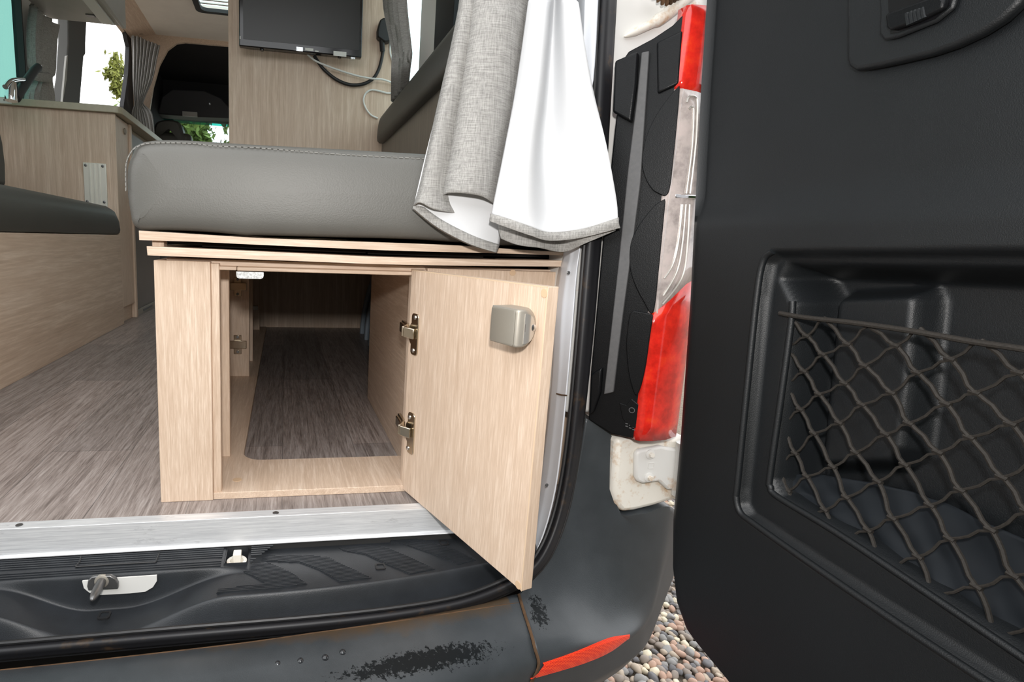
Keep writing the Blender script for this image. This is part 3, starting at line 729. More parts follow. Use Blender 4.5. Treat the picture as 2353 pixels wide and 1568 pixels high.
for j in range(NJ):
    for i in range(NI):
        if (i+j) % 2: continue
        p = K(i,j)
        for di in (-1, 1):
            if i+di < 0 or i+di > NI: continue
            k = K(i+di, j+1)
            if (k-p).length < .006: continue
            mid = p.lerp(k,.5)+Vector((0,0,.0016*di)); th = .0018 if di > 0 else .0012
            m.tube([p+Vector((0,0,.001*di)), p.lerp(k,.22)+Vector((0,-.0014*di,0)), mid, p.lerp(k,.8)+Vector((0,.0014*di,0)), k], th, 6, False)
        if j: m.tube([p+Vector((0,.0035,.0005)),p,p-Vector((0,.0035,.0005))], .0022, 6)
net = OBJ('pocket_net', m, 'net_cord', rd, smooth=True); net['label'] = 'dark brown knotted diamond mesh net'
bag = [[PX(1800,1090,XD+.036),PX(1900,1095,XD+.038),PX(2050,1120,XD+.042),PX(2200,1170,XD+.044),PX(2400,1260,XD+.044)],
       [PX(1808,1118,XD+.033),PX(1900,1150,XD+.035),PX(2050,1205,XD+.037),PX(2200,1295,XD+.038),PX(2400,1395,XD+.038)],
       [PX(1815,1138,XD+.030),PX(1920,1198,XD+.030),PX(2070,1288,XD+.031),PX(2200,1378,XD+.031),PX(2400,1508,XD+.031)]]
g = loft(bag, 10, 10)
for i_, r in enumerate(g):
    for k_ in range(len(r)): r[k_] = r[k_]+Vector((.002*math.sin(k_*.31+i_*.5)+.0012*math.sin(k_*.9-i_*.4),0,0))
TAG(OBJ('folded_cover', MB().grid(g), 'navy_cloth', smooth=True, solid=.004, angle=80), 'dark navy folded cover stowed in the door net pocket', 'cover')
# =================================================================== BENCH CABINET
F = .866
cab = THING('bench_cabinet', 'light oak bench cabinet with its door standing open', 'cabinet', (.14,F,0))
BOX('corner_post', (-.189,F,0), (-.109,F+.018,.3815), 'oak', cab)
BOX('aisle_panel', (-.189,F+.018,0), (-.175,2.655,.3815), 'oak_lengthwise', cab)
BOX('frame_stile', (-.109,F+.006,.011), (-.0965,F+.022,.379), 'oak', cab)
xs = PY(544,612,F+.01).x
BOX('top_rail', (-.1088,F+.010,.369), (xs-.0004,F+.026,.3745), 'oak_crosswise', cab)
BOX('top_rail', (xs+.0004,F+.010,.3685), (.2035,F+.026,.3745), 'oak_crosswise', cab)
BOX('rail_cap', (-.175,F+.020,.3745), (.466,F+.04,.3845), 'oak_crosswise', cab)
BOX('leak_filler', (.44,F+.03,.376), (.499,2.655,.3845), 'oak_lengthwise', cab)  # unseen fillers added to stop light leaking into the locker
BOX('leak_filler', (.468,F+.004,.0), (.4995,F+.016,.384), 'oak', cab)
BOX('top_cover', (-.175,F+.042,.3805), (.439,2.655,.3845), 'oak_lengthwise', cab)
# base board with rounded cut-out
cut = [Vector((.225,1.0,0)), Vector((-.035,1.0,0))]
for k in range(7):
    a = math.radians(270-90*k/6); cut.append(Vector((-.035+.038*math.cos(a), 1.038+.038*math.sin(a), 0)))
poly = [Vector((-.1088,F+.002,0)), Vector((.241,F+.002,0)), Vector((.241,1.0,0))]+cut[1:]+[Vector((-.078,2.60,0)), Vector((-.175,2.60,0)), Vector((-.175,F+.02,0)), Vector((-.1088,F+.02,0))]
m = MB().prism([p+Vector((0,0,.0003)) for p in poly], (0,0,.0115)); OBJ('base_board', m, 'oak_lengthwise', cab, bevel=.0008)
p = PZ(545,1103,.0118); OBJ('screw_cap', MB().disc(p,(0,0,1),.0075,.0006,20), 'plug_wood', cab)
BOX('partition', (.226,F+.018,.0003), (.241,1.44,.379), 'oak_lengthwise', cab)
BOX('hinge_stile', (.2035,F+.004,.0003), (.226,F+.030,.379), 'oak', cab)
BOX('fixed_panel', (.2265,F,.0), (.468,F+.016,.3815), 'oak', cab)
c = PY(1178,627,F); OBJ('screw_cap', MB().disc(c,(0,-1,0),.0052,.0006,20), 'plug_wood', cab)
sp = [(543,624),(606,626),(606,634),(604,639),(599,641),(550,640),(545,638),(543,633)]
OBJ('strike_plate', MB().prism([PY(u,v,F+.009) for u,v in sp], (0,-.0018,0)), 'galvanised', cab)['label'] = 'small bright zinc strike plate'
def upright(u0, u1, vb, wide=0, th=.016, vt=None):
    y = PZ((u0+u1)/2, vb, .012).y; a, b = PY(u0,vb,y), PY(u1,vb,y)
    BOX('inner_upright', (a.x-wide,y,.0118), (b.x,y+th,.379), 'oak', cab); return y
upright(513.5, 529, 1050, .012)
yB = upright(529, 573, 865, .03)
upright(572.5, 581, 830, .05)
yD = upright(583, 596.5, 758, .05)
for vv in (658,791):
    c = PY(545,vv,yB); m = MB()
    a, b = PY(537,vv-21,yB), PY(555,vv+23,yB); m.box((a.x,yB-.003,b.z),(b.x,yB,a.z))
    a, b = PY(529,vv-9,yB), PY(567,vv+9,yB); m.box((a.x,yB-.012,b.z),(b.x,yB-.003,a.z))
    h = OBJ('hinge_mount', m, 'hinge_steel', cab, bevel=.002)
    for dv in (-16,18): OBJ('screw', MB().disc(PY(546,vv+dv,yB-.003),(0,-1,0),.004,.002,10), 'steel_dark', h)
a, b = PY(581,712,yD), PY(593,703,yD); BOX('catch', (a.x,yD-.012,a.z), (b.x,yD,b.z), 'cord_white', cab)
# ribbed wheel arch at the back of the locker
wa = THING('wheel_arch', 'pale ribbed metal wheel arch at the back of the open locker', 'wheel arch', (.36,2.3,0))
rows = []
for k in range(9):
    t = k/8; z = .371*t; lean = .02+.10*t*t
    rows.append([Vector((.352+lean,2.655,z)), Vector((.350+lean,2.45,z)), Vector((.345+lean,2.25,z)), Vector((.335+lean*.8,2.05,z)), Vector((.345+lean,1.85,z)), Vector((min(.494,.40+lean),1.70,z))])
OBJ('arch_panel', MB().grid(loft(rows,4,2)), 'wheel_arch', wa, smooth=True, solid=.002)
for y, dx in ((2.50,-.004),(2.34,-.006),(2.20,-.008)):
    OBJ('rib', MB().tube([Vector((.345+dx+.02+.10*(k/8)**2-.004, y, .366*k/8)) for k in range(9)], .011, 8), 'wheel_arch', wa, smooth=True)

# ---- cabinet door
hb = PZ(922.7,1122.5,.005); fb = PZ(1198.6,1360,.005); d = (fb-hb); DW = d.length; d.normalize(); n = Vector((-d.y, d.x, 0))
if n.x < 0: n = -n
DT, DH = .0162, .373
def D(s, t, z): return Vector((hb.x,hb.y,0))+d*s+n*t+Vector((0,0,z))
def Dp(u, v, t=0):
    p = PP(u, v, hb+n*t, n); return ((p-hb).dot(d), p.z)
m = MB(); m.add([D(s,t,z) for z in (.005,.005+DH) for s,t in ((0,0),(DW,0),(DW,DT),(0,DT))], [(0,3,2,1),(4,5,6,7),(0,1,5,4),(1,2,6,5),(2,3,7,6),(3,0,4,7)])
door = OBJ('cabinet_door', m, 'oak', cab, bevel=.0008)
m = MB()
for s in (0, DW):
    pass
ss = .0006
m.add([D(DW+.0002,-.0002,.005),D(DW+.0002,-.0002,.005+DH),D(DW-.0016,-.0002,.005+DH),D(DW-.0016,-.0002,.005)],[(0,1,2,3)])
m.add([D(0,-.0002,.0052+DH),D(DW,-.0002,.0052+DH),D(DW,-.0002,.0036+DH),D(0,-.0002,.0036+DH)],[(0,1,2,3)])
OBJ('edge_band', m, 'edge_yellow', door)
for u,v in ((1251,674),(1191,1345)):
    s, z = Dp(u,v); OBJ('screw_cap', MB().disc(D(s,-.0002,z),-n,.0052,.0005,18), 'plug_wood', door)
# hinges
for (pt, pb, arm0, arm1, sc1, sc2) in (((957,721),(952,816),(914,748),(957,765),(957,730),(952,806)), ((948,949),(943,1042),(906,962),(946,986),(944,959),(940,1030))):
    s0, z1 = Dp(*pt); s1, z0 = Dp(*pb); sc = (s0+s1)/2; zc = (z0+z1)/2
    m = MB(); pr = rrect(sc,zc,.021,z1-z0,.006,4); m.grid([[D(a,-.0001,b) for a,b in pr],[D(a,-.0022,b) for a,b in pr]], True); m.f.append(tuple(range(len(m.v)-len(pr),len(m.v))))
    # cup ear
    o_ = len(m.v); ear = [D(sc-.008-.011*math.sin(math.pi*k/10),-.0016,zc+.018*math.cos(math.pi*k/10)) for k in range(11)]
    m.add(ear,[tuple(range(11))])
    h = OBJ('hinge', m, 'hinge_steel', door, bevel=.0006)
    # arm bridging to the stile
    A0 = D(sc+.001,-.003,zc+.005); 
    m = MB(); w = .0085
    q0, q1, q2 = D(sc+.003,-.004,zc+.001), D(sc-.013,-.015,zc+.003), Vector((.2055,F+.010,zc+.006))
    def strap(a, b, hgt, th):
        t = (b-a).normalized(); s_ = t.cross(Vector((0,0,1))).normalized()*th; up_ = Vector((0,0,hgt))
        m.add([a-s_-up_,a+s_-up_,a+s_+up_,a-s_+up_,b-s_-up_,b+s_-up_,b+s_+up_,b-s_+up_],[(0,1,2,3),(7,6,5,4),(0,4,5,1),(1,5,6,2),(2,6,7,3),(3,7,4,0)])
    strap(q0,q1,w,.0022); strap(q1+(q1-q0).normalized()*.002,q2+Vector((-.006,-.004,0)),w,.0022)
    m.box((.1975,F+.004,zc-.006),(.2036,F+.046,zc+.014)); m.box((.193,F+.002,zc-.004),(.1985,F+.040,zc+.012))
    OBJ('hinge_arm', m, 'hinge_steel', door, bevel=.0012)
    for u,v in (sc1,sc2):
        s, z = Dp(u,v); OBJ('screw', MB().disc(D(s-.001,-.0022,z),-n,.0036,.0014,14,.0004), 'zinc', door, smooth=True)
# push lock
s0, zt0 = Dp(1137,700,-.027); s0b, zb0 = Dp(1129,782,-.027); s1, zt1 = Dp(1190,714,-.030); s1b, zb1 = Dp(1182,800,-.030)
sL, sM = (s0+s0b)/2, (s1+s1b)/2; zT, zB_ = (zt0+zt1)/2, (zb0+zb1)/2; zc = (zT+zB_)/2; hh = (zT-zB_)/2
def s_end(t): return sM+.0045*math.sin(math.pi*min(1,max(0,(t+.031)/.031)))-.002*(t+.031)/.031
def outline(t, shrink=0):
    k = (t+.031)/.031; r = lerp(.0025, hh*.86, sstep(.25,1.0,k)); e = s_end(t)-shrink; h = hh-shrink; pts = [(sL+shrink,-h),(sL+shrink,-h*.33),(sL+shrink,h*.33),(sL+shrink,h)]
    for q_ in range(9):
        a = math.radians(90-90*q_/8); pts.append((e-r+r*math.cos(a), h-r+r*math.sin(a)))
    for q_ in range(9):
        a = math.radians(-90*q_/8); pts.append((e-r+r*math.cos(a), -h+r+r*math.sin(a)))
    return [D(a, t, zc+b) for a, b in pts]
ts = [-.0001,-.003,-.006,-.010,-.014,-.018,-.022,-.026,-.029]
rows = [outline(t) for t in ts]+[outline(-.0305,.0015)]
m = MB().grid(rows, True); m.f.append(tuple(range(len(m.v)-len(rows[0]),len(m.v))))
lock = OBJ('push_lock', m, 'satin_nickel', door, smooth=True, angle=50)
m = MB(); fr = rrect((sL+sM)/2,zc,(sM-sL)*.93,hh*1.9,.003,3); inn = rrect((sL+sM)/2,zc,(sM-sL)*.87,hh*1.82,.002,3)
m.grid([[D(a,-.0295,b) for a,b in fr],[D(a,-.0316,b) for a,b in fr],[D(a,-.0320,b) for a,b in inn]], True); m.f.append(tuple(range(len(m.v)-len(inn),len(m.v))))
OBJ('lock_face', m, 'brushed_nickel', door, smooth=True, angle=30)
def onend(t, z, o): return D(s_end(t)+o, t, zc+z)
arc = [(lerp(-.0215,-.0035,math.sin(math.pi/2*k/8)), hh*.80*math.cos(math.pi/2*k/8)) for k in range(9)]
loop = [(t,z) for t,z in arc]+[(t,-z) for t,z in arc[-2::-1]]
m = MB(); m.grid([[onend(t,z,-.001) for t,z in loop],[onend(t,z,.0009) for t,z in loop]], True); m.grid([[onend(t,z,.0009) for t,z in arc],[onend(t,0,.0009) for t,z in arc],[onend(t,-z,.0009) for t,z in arc]])
OBJ('escutcheon', m, 'satin_bright', door, smooth=True, angle=30)
m = MB(); m.add([onend(-.021,-.0035,.0011),onend(-.006,-.0035,.0011),onend(-.006,.0055,.0011),onend(-.021,.0055,.0011)],[(0,1,2,3)]); OBJ('lock_slot', m, 'appliance_grey', door)
OBJ('screw', MB().disc(onend(-.0075,.001,.001),d,.0038,.001,16,.0006), 'zinc', door, smooth=True)

# =================================================================== BED BOARDS, SLIDE AND CUSHION
def board(name, top, th, y0, y1, label, bot=None):
    tp = cat([PY(u,v,y0) for u,v in top], 8); bt = [Vector((p.x,p.y,p.z-th)) for p in tp] if bot is None else cat([PY(u,v,y0) for u,v in bot], 8)
    back = Vector((0,y1-y0,0))
    m = MB().grid([bt, tp, [p+back for p in tp], [p+back for p in bt], bt])
    for e in (0, -1): m.add([bt[e], tp[e], tp[e]+back, bt[e]+back], [(0,1,2,3)])
    return TAG(OBJ(name, m, 'oak_crosswise', bevel=.0012), label, 'board')
board('bed_board', [(337,566),(470,572),(600,578),(730,584),(860,590),(1000,594),(1150,597),(1308,599)], None, .848, 2.60, 'lower oak bed board directly on the bench cabinet', [(339,587),(470,592),(600,597),(730,602),(860,607),(1000,610),(1150,612),(1304,613)])
board('bed_board', [(319,530),(450,538),(600,547),(760,553),(900,558),(1050,564),(1200,574),(1308,580)], None, .846, 2.60, 'upper oak bed board carrying the grey seat cushion', [(320,552),(450,556),(600,563),(760,570),(900,576),(1050,580),(1200,584),(1308,588)])
sl = THING('bed_slide', 'black metal slide rails in the gap between the two bed boards', 'slide rail', (.15,.88,.40))
m = MB(); a = [PY(u,v,.90) for u,v in ((385,558),(700,571),(1000,583),(1290,590))]
m.grid([[p+Vector((0,y,z)) for p in cat(a,4)] for y,z in ((0,-.002),(0,.0016),(.9,.0016),(.9,-.002),(0,-.002))]); OBJ('rail_channel', m, 'slide_black', sl)
for (u0,v0,u1,v1) in ((465,564,840,579),(845,581,1110,590)):
    OBJ('slide_rod', MB().tube([PY(u0,v0,.885),PY(u1,v1,.885)], .0022, 8), 'slide_black', sl, smooth=True)
a, b = PY(350,566,.868), PY(377,552,.868)
BOX('rail_block', (a.x,.866,a.z-.001), (b.x,.89,b.z+.002), 'oak', sl)

# cushion: outline in the front plane, inflated and rounded
top = [(300,352),(306,338),(318,327),(338,321),(372,318),(430,319),(494,323),(586,329),(739,337),(861,344),(984,351),(1100,356),(1240,362)]
right = [(1268,372),(1276,400),(1278,470),(1276,540),(1262,568)]
bot = [(1200,566),(1100,560),(1000,552),(900,548),(760,545),(600,541),(560,541),(500,535),(440,531),(380,529),(330,529),(310,524)]
left = [(299,510),(295,490),(290,460),(287,425),(288,390),(293,368)]
YCF = .842
out = cat([PY(u,v,YCF) for u,v in top+right+bot+left], 4, True)
def inset(P, a):
    r = []; nP = len(P)
    for i in range(nP):
        t = (P[(i+1)%nP]-P[i-1]).normalized(); nn = Vector((-t.z,0,t.x)); r.append(P[i]+nn*a)
    return r
cen = sum(out, Vector())/len(out)
sg = 1 if (inset(out,.01)[0]-cen).length < (out[0]-cen).length else -1
cush = THING('seat_cushion', 'light grey leather bench cushion with white stitching', 'cushion', (.1,.85,.43))
mid = lambda P: P
rows = []
rows.append([p+Vector((0,1.75,0)) for p in inset(out, sg*.02)])
rows.append([p+Vector((0,1.74,0)) for p in out])
rows.append([p+Vector((0,.05,0)) for p in out])
rows.append([p+Vector((0,.018,0)) for p in out])
for ins, dy in ((.0012,.008),(.0045,.001),(.010,-.0035),(.016,-.006),(.021,-.0075)):
    rows.append([p+Vector((0,dy,0)) for p in inset(out, sg*ins)])
m = MB().grid(rows, True)
x_lo, x_hi = min(p.x for p in out), max(p.x for p in out)
def zmid(x): return lerp(PY(310,430,YCF).z, PY(1240,462,YCF).z, (x-x_lo)/(x_hi-x_lo))
base_r = rows[-1]
for t_, dy in ((.3,-.0092),(.65,-.0102),(1.0,-.0106)):
    rr_ = []
    for p in base_r:
        q_ = Vector((max(x_lo+.06,min(x_hi-.06,p.x)), 0, zmid(p.x))); rr_.append(Vector((lerp(p.x,q_.x,t_), YCF+dy, lerp(p.z,q_.z,t_))))
    rows.append(rr_)
m = MB().grid(rows, True); m.f.append(tuple(range(len(out))))
cu = OBJ('cushion_cover', m, 'leather_grey', cush, smooth=True, angle=80)
stp = [(291,440),(290,400),(292,376),(298,360),(308,345),(321,337),(343,331),(402,330),(451,332),(494,337),(586,341),(678,348),(800,357),(975,366),(1100,372)]
base = cat([PY(u,v,YCF) for u,v in stp], 40); m = MB(); acc = 0; on = True; seg = [base[0]]
def front_y(p): return YCF+.0002
for a, b in zip(base, base[1:]):
    acc += (b-a).length; seg.append(b)
    if acc > (.0045 if on else .0016):
        if on and len(seg) > 1: m.tube([Vector((seg[0].x,YCF-.0044,seg[0].z)), Vector((seg[-1].x,YCF-.0044,seg[-1].z))], .0006, 5)
        acc = 0; on = not on; seg = [b]
OBJ('stitching', m, 'thread', cush)['kind'] = 'stuff'
m = MB().tube([Vector((p.x,YCF-.0018,p.z+.0014)) for p in base[::8]], .0010, 6); OBJ('seam_piping', m, 'leather_grey', cush, smooth=True)
OBJ('cross_seam', MB().tube([PY(506,334,YCF-.0006),PY(507,328,YCF+.001),PY(508,322,YCF+.012)], .0009, 6), 'leather_grey', cush, smooth=True)

# =================================================================== REAR CURTAIN
cur = THING('rear_curtain', 'tied back grey linen curtain with white lining at the rear opening', 'curtain', PY(1180,560,.80))
def sheet(name, mat, rows, hem=None, nu=6, nv=6, solid=.0018, hemw=.026, outset=-.0012):
    pts_ = [[PY(*q_) for q_ in r] for r in rows]
    if rows[0][0][1] == T:                      # carry the cloth on up to the curtain track
        for zz, k in ((1.25,.25),(1.85,.45)): pts_.insert(0, [Vector((lerp(p.x,.40,k), p.y+.01, zz+.02*(p.z-.86))) for p in [PY(*q_) for q_ in rows[0]]])
    g = loft(pts_, nu, nv); o = OBJ(name, MB().grid(g), mat, cur, smooth=True, solid=solid, angle=80)
    if hem:
        last = g[-1]; prev = g[-3]; rr_ = []
        for k in (0, .33, .66, 1.0):
            rr_.append([l_+(p_-l_).normalized()*hemw*k+Vector((0,outset,0)) for l_, p_ in zip(last, prev)])
        rr_.insert(0, [l_+Vector((0,.003,-.001)) for l_ in last])
        OBJ('hem', MB().grid(rr_), hem, cur, smooth=True, solid=.0016, angle=80)
    return o
T = -90
OBJ('curtain_track', MB().box((.25,.77,1.845),(.44,.86,1.875)), 'white_paint', cur, bevel=.003)
# back layer: lining side seen under the front folds
sheet('back_layer', 'lining_white', [
    [(1075,T,0.828),(1110,T,0.824),(1150,T,0.822),(1200,T,0.824)],
    [(1020,180,0.824),(1060,180,0.820),(1110,180,0.818),(1180,180,0.822)],
    [(972,380,0.820),(1020,385,0.814),(1080,390,0.812),(1160,395,0.818)],
    [(953,462,0.818),(1010,492,0.808),(1085,525,0.804),(1150,540,0.814)],
    [(949,478,0.816),(1005,522,0.806),(1078,560,0.802),(1140,580,0.810)]], 'linen_grey', hemw=.013)
# outer grey fold at the left edge
sheet('edge_fold', 'linen_grey', [
    [(1068,T,0.833),(1078,T,0.819),(1100,T,0.817),(1118,T,0.825)],
    [(1046,60,0.829),(1056,60,0.813),(1075,60,0.811),(1098,60,0.821)],
    [(1004,250,0.823),(1014,250,0.805),(1036,250,0.803),(1060,250,0.817)],
    [(966,420,0.819),(976,420,0.799),(1000,424,0.797),(1032,430,0.813)],
    [(950,474,0.817),(966,466,0.795),(1000,482,0.793),(1058,492,0.811)]])
# main grey fold, rounded
sheet('front_fold', 'linen_grey', [
    [(1092,T,.824),(1110,T,.805),(1145,T,.796),(1180,T,.798),(1222,T,.822)],
    [(1080,40,.820),(1098,40,.800),(1135,40,.790),(1175,40,.792),(1214,40,.818)],
    [(1056,200,.816),(1075,200,.794),(1110,200,.783),(1150,200,.786),(1190,200,.812)],
    [(1030,360,.812),(1050,362,.788),(1085,364,.776),(1125,366,.780),(1156,370,.806)],
    [(1016,442,.808),(1034,436,.784),(1070,437,.772),(1110,444,.776),(1140,462,.800)],
    [(1016,446,.814),(1034,440,.790),(1070,441,.778),(1110,448,.782),(1140,466,.805)]])
sheet('fold_return', 'linen_grey', [
    [(1090,T,.826),(1100,T,.830),(1110,T,.834)],[(1050,230,.816),(1062,235,.822),(1075,240,.828)],
    [(1018,440,.810),(1035,455,.812),(1055,470,.818)],[(1022,462,.812),(1042,482,.812),(1062,490,.818)]])
# white lined part hanging in front, widening to the hem
sheet('lining_front', 'lining_white', [
    [(1225,T,0.800),(1240,T,0.785),(1262,T,0.778),(1280,T,0.822),(1300,T,0.788),(1330,T,0.775)],
    [(1212,20,0.798),(1230,20,0.780),(1256,20,0.772),(1272,20,0.820),(1296,20,0.782),(1332,20,0.770)],
    [(1186,200,0.790),(1208,200,0.768),(1240,200,0.760),(1262,205,0.810),(1310,200,0.768),(1360,195,0.762)],
    [(1160,340,0.782),(1185,342,0.760),(1222,345,0.752),(1252,350,0.798),(1325,345,0.756),(1394,335,0.732)],
    [(1138,450,0.776),(1170,458,0.754),(1215,470,0.746),(1262,485,0.772),(1340,478,0.748),(1416,455,0.726)],
    [(1130,492,0.774),(1165,502,0.752),(1215,520,0.744),(1262,534,0.752),(1340,526,0.744),(1420,502,0.722)]], None)
hemrow = [(1128,492,.772),(1165,503,.750),(1215,521,.742),(1262,535,.750),(1340,527,.742),(1422,501,.720)]
hem2 = [(1126,508,.771),(1165,522,.749),(1215,540,.741),(1262,553,.749),(1340,545,.741),(1425,523,.719)]
sheet('hem', 'linen_grey', [hemrow, [(a,(b+q_[1])/2,c-.002) for (a,b,c),q_ in zip(hemrow,hem2)], hem2], solid=.004)
sheet('under_fold', 'linen_grey', [
    [(1146,500,0.800),(1190,510,0.782),(1240,520,0.778),(1290,525,0.786),(1350,520,0.747),(1414,505,0.734)],
    [(1147,530,0.798),(1190,542,0.778),(1240,552,0.774),(1290,560,0.782),(1350,548,0.747),(1414,522,0.732)],
    [(1152,548,0.798),(1190,563,0.778),(1240,570,0.774),(1296,579,0.780),(1352,556,0.747),(1414,530,0.732)]], solid=.003)
# =================================================================== WARDROBE, TV, CABLES, BACKREST, RIGHT CURTAIN
YT = 2.66
xl = PY(526,200,YT).x
wd = THING('wardrobe', 'tall light oak wardrobe end carrying the television', 'wardrobe', (.1,YT,0))
BOX('side_panel', (xl,YT,0), (XR-.002,YT+.016,1.995), 'oak_wide_grain', wd)
BOX('edge_strip', (xl-.001,YT-.001,.0), (xl+.016,YT+.02,1.995), 'oak', wd, bevel=.002)
BOX('carcass', (xl+.004,YT+.02,0), (XR-.002,3.25,1.994), 'oak_wide_grain', wd)
YV = 2.585
tv = THING('television', 'black flat television mounted on the oak wardrobe', 'television', PY(690,120,YV))
a, b = PY(548.5,104,YV), PY(827.5,133,YV); zb_ = (a.z+b.z)/2
x0, x1 = PY(549,50,YV).x, PY(833,60,YV).x
m = MB().box((x0,YV,zb_),(x1,YV+.032,zb_+.345)); OBJ('tv_case', m, 'gloss_black', tv, bevel=.004)
BOX('screen', (x0+.017,YV-.0008,zb_+.028), (x1-.013,YV+.003,zb_+.335), 'screen', tv, bevel=0)
BOX('tv_mount', (x0+.2,YV+.03,zb_+.1), (x1-.2,YT+.001,zb_+.24), 'steel_dark', tv)
for (u0,v0,u1,v1,mt) in ((681,109,696,117,'zinc'),(701,112,720,116,'cord_white'),(724,117,732,119,'cord_white'),(766,120,796,128,'cord_white'),(551,83,553,90,'cord_white')):
    p, q_ = PY(u0,v1,YV), PY(u1,v0,YV); BOX('logo_mark', (p.x,YV-.0012,p.z), (q_.x,YV,q_.z), mt, tv, bevel=0)
for u in (602,780): p = PY(u,124 if u>700 else 115,YV+.02); OBJ('tv_foot', MB().disc((p.x,YV+.016,zb_-.006),(0,0,1),.008,.008,10), 'gloss_black', tv)
p = PY(810,135,YV); BOX('knob_row', (p.x-.008,YV+.004,zb_-.008), (p.x+.012,YV+.02,zb_+.001), 'zinc', tv)
YK = YT-.012
pc = cat([PY(u,v,YK) for u,v in ((722,128),(735,148),(750,165),(775,184),(805,195),(835,193),(858,180),(870,160),(876,140),(880,118))], 6)
cab1 = OBJ('power_cord', MB().tube(pc, .0075, 10), 'cord_black', smooth=True); TAG(cab1, 'thick black power cord hanging below the television', 'cord')
pl = [PY(u,v,YT) for u,v in ((864,92),(864,75),(870,53),(878,49),(892,50),(893,102),(880,104))]
m = MB(); m.prism(pl, (0,-.045,0)); OBJ('plug', m, 'cord_black', cab1, bevel=.006)
OBJ('strain_relief', MB().tube([PY(877,90,YT-.03),PY(879,118,YK)], .012, 10), 'cord_black', cab1, smooth=True)
wp = cat([PY(u,v,YT-(.027 if 835 < u < 890 and v < 190 else .018 if 815 < u < 905 and v < 195 else .028 if u < 790 else .020 if u < 835 else .006)) for u,v in ((706,125),(725,140),(755,153),(790,165),(820,174),(850,180),(880,183),(900,190),(915,200),(906,212),(890,214),(870,209),(852,207),(840,215),(835,230),(840,248),(852,264),(868,272)) ], 5)
wc = OBJ('antenna_cord', MB().tube(wp, .0042, 8), 'cord_white', smooth=True); TAG(wc, 'thin white cord looping across the oak wardrobe', 'cord')
OBJ('cord_drop', MB().tube(cat([PY(897,92,YT-.006),PY(896,118,YT-.006),PY(900,135,YT-.006),PY(906,150,YT-.006)],5), .0042, 8), 'cord_white', wc, smooth=True)
# backrest: long padded bolster and the panel below
XBK = .42
bo = THING('padded_bolster', 'long brown grey padded bolster along the window wall', 'bolster', (XBK+.03,2.0,.86))
zt, zl = PX(1000,102,XBK).z, PX(950,243,XBK).z
def bsec(y, sc=1):
    return [Vector((XBK+dx*sc+(1-sc)*.04, y, (zt+zl)/2+(dz)*sc)) for dx, dz in ((.078,-.062),(.03,-.062),(.006,-.060),(-.003,-.052),(-.006,-.035),(-.004,.0),(.0,.032),(.006,.050),(.016,.060),(.034,.065),(.078,.066))]
m = MB(); rows = [bsec(.90,.8),bsec(.905),bsec(1.5),bsec(2.2),bsec(2.58),bsec(2.625,.98),bsec(2.645,.88),bsec(2.65,.7)]
m.grid(rows); m.add(rows[0],[tuple(range(11))]); m.add(rows[-1],[tuple(range(11))]); OBJ('bolster_cover', m, 'leather_dark', bo, smooth=True, angle=70)
TAG(BOX('wall_lining', (XBK+.024,.92,.44), (XBK+.040,2.655,zl+.03), 'walnut_grey'), 'dark grey brown panel behind the seat below the bolster', 'panel')
def tied_curtain(name, label, cols, mat, tie=None, group=None, base=None, tiemat='linen_grey'):
    """cols: rows of (u,v,plane value) sampled down the cloth; pleats added as real folds"""
    o = THING(name, label, 'curtain', base, group)
    g = loft(cols, 9, 6); q_ = []
    for r in g:
        rr_ = []
        for k, p in enumerate(r):
            w = math.sin(k*1.55)*.014; rr_.append(p+Vector((w if abs(p.x) > .3 else 0, 0, 0)))
        q_.append(rr_)
    OBJ('cloth', MB().grid(q_), mat, o, smooth=True, solid=.002, angle=80)
    if tie:
        t = cat(tie, 6); m = MB(); m.grid([[p+Vector((dx,0,dz)) for p in t] for dx, dz in ((-.0,.02),(-.004,.0),(-.0,-.02))]); OBJ('tie_band', m, tiemat, o, smooth=True, solid=.003)
    return o
xr = .455
R_ = lambda u, v, x=None: PX(u,v,(.41 if u < 906 else .425) if x is None or x > .43 else x-.02)
tied_curtain('window_curtain', 'grey green curtain tied beside the television plug', [[R_(880,-60),R_(900,-60,.45),R_(925,-60)],[R_(884,20),R_(905,20,.45),R_(930,20)],[R_(900,100),R_(918,100,.45),R_(938,100)],[R_(904,125),R_(922,125,.45),R_(940,125)],[R_(903,170),R_(920,165,.45),R_(936,155)],[PX(902,238,.442),PX(918,220,.445),PX(932,203,.45)]], 'linen_grey',
    [R_(903,123,.44),R_(922,126,.432),R_(944,130,.44)], base=R_(910,215))
# =================================================================== KITCHEN SIDE
YC = 2.707
kb = THING('kitchen_cabinet', 'oak kitchen unit with olive counter top beside the aisle', 'cabinet', (-.98,3.1,0))
BOX('end_panel', (XL+.004,YC,0), (-.732,YC+.018,.929), 'oak_wide_grain', kb, bevel=.0015)
BOX('drawer_front', (-.748,YC+.0185,.075), (-.734,2.93,.925), 'oak', kb)
BOX('kick_board', (-.765,YC+.0185,0), (-.75,2.93,.075), 'oak_lengthwise', kb)
BOX('upright', (-.75,2.93,0), (-.726,2.955,.927), 'oak', kb)
BOX('carcass', (XL+.004,2.97,.0), (-.76,3.60,.927), 'cabinet_grey', kb)
p = PX(286,302,-.733); OBJ('round_catch', MB().disc(p,(1,0,0),.014,.006,18,.002), 'satin_nickel', kb, smooth=True)
m = MB(); zt0, zt1 = .9295, .9585
tp = [(-1.215,YC-.02),(-.735,YC-.02),(-.716,YC-.014),(-.706,YC-.0),(-.702,YC+.02),(-.702,3.62),(-1.215,3.62)]
m.prism([Vector((x,y,zt0)) for x,y in tp], (0,0,zt1-zt0)); OBJ('counter_top', m, 'countertop', kb, bevel=.002)
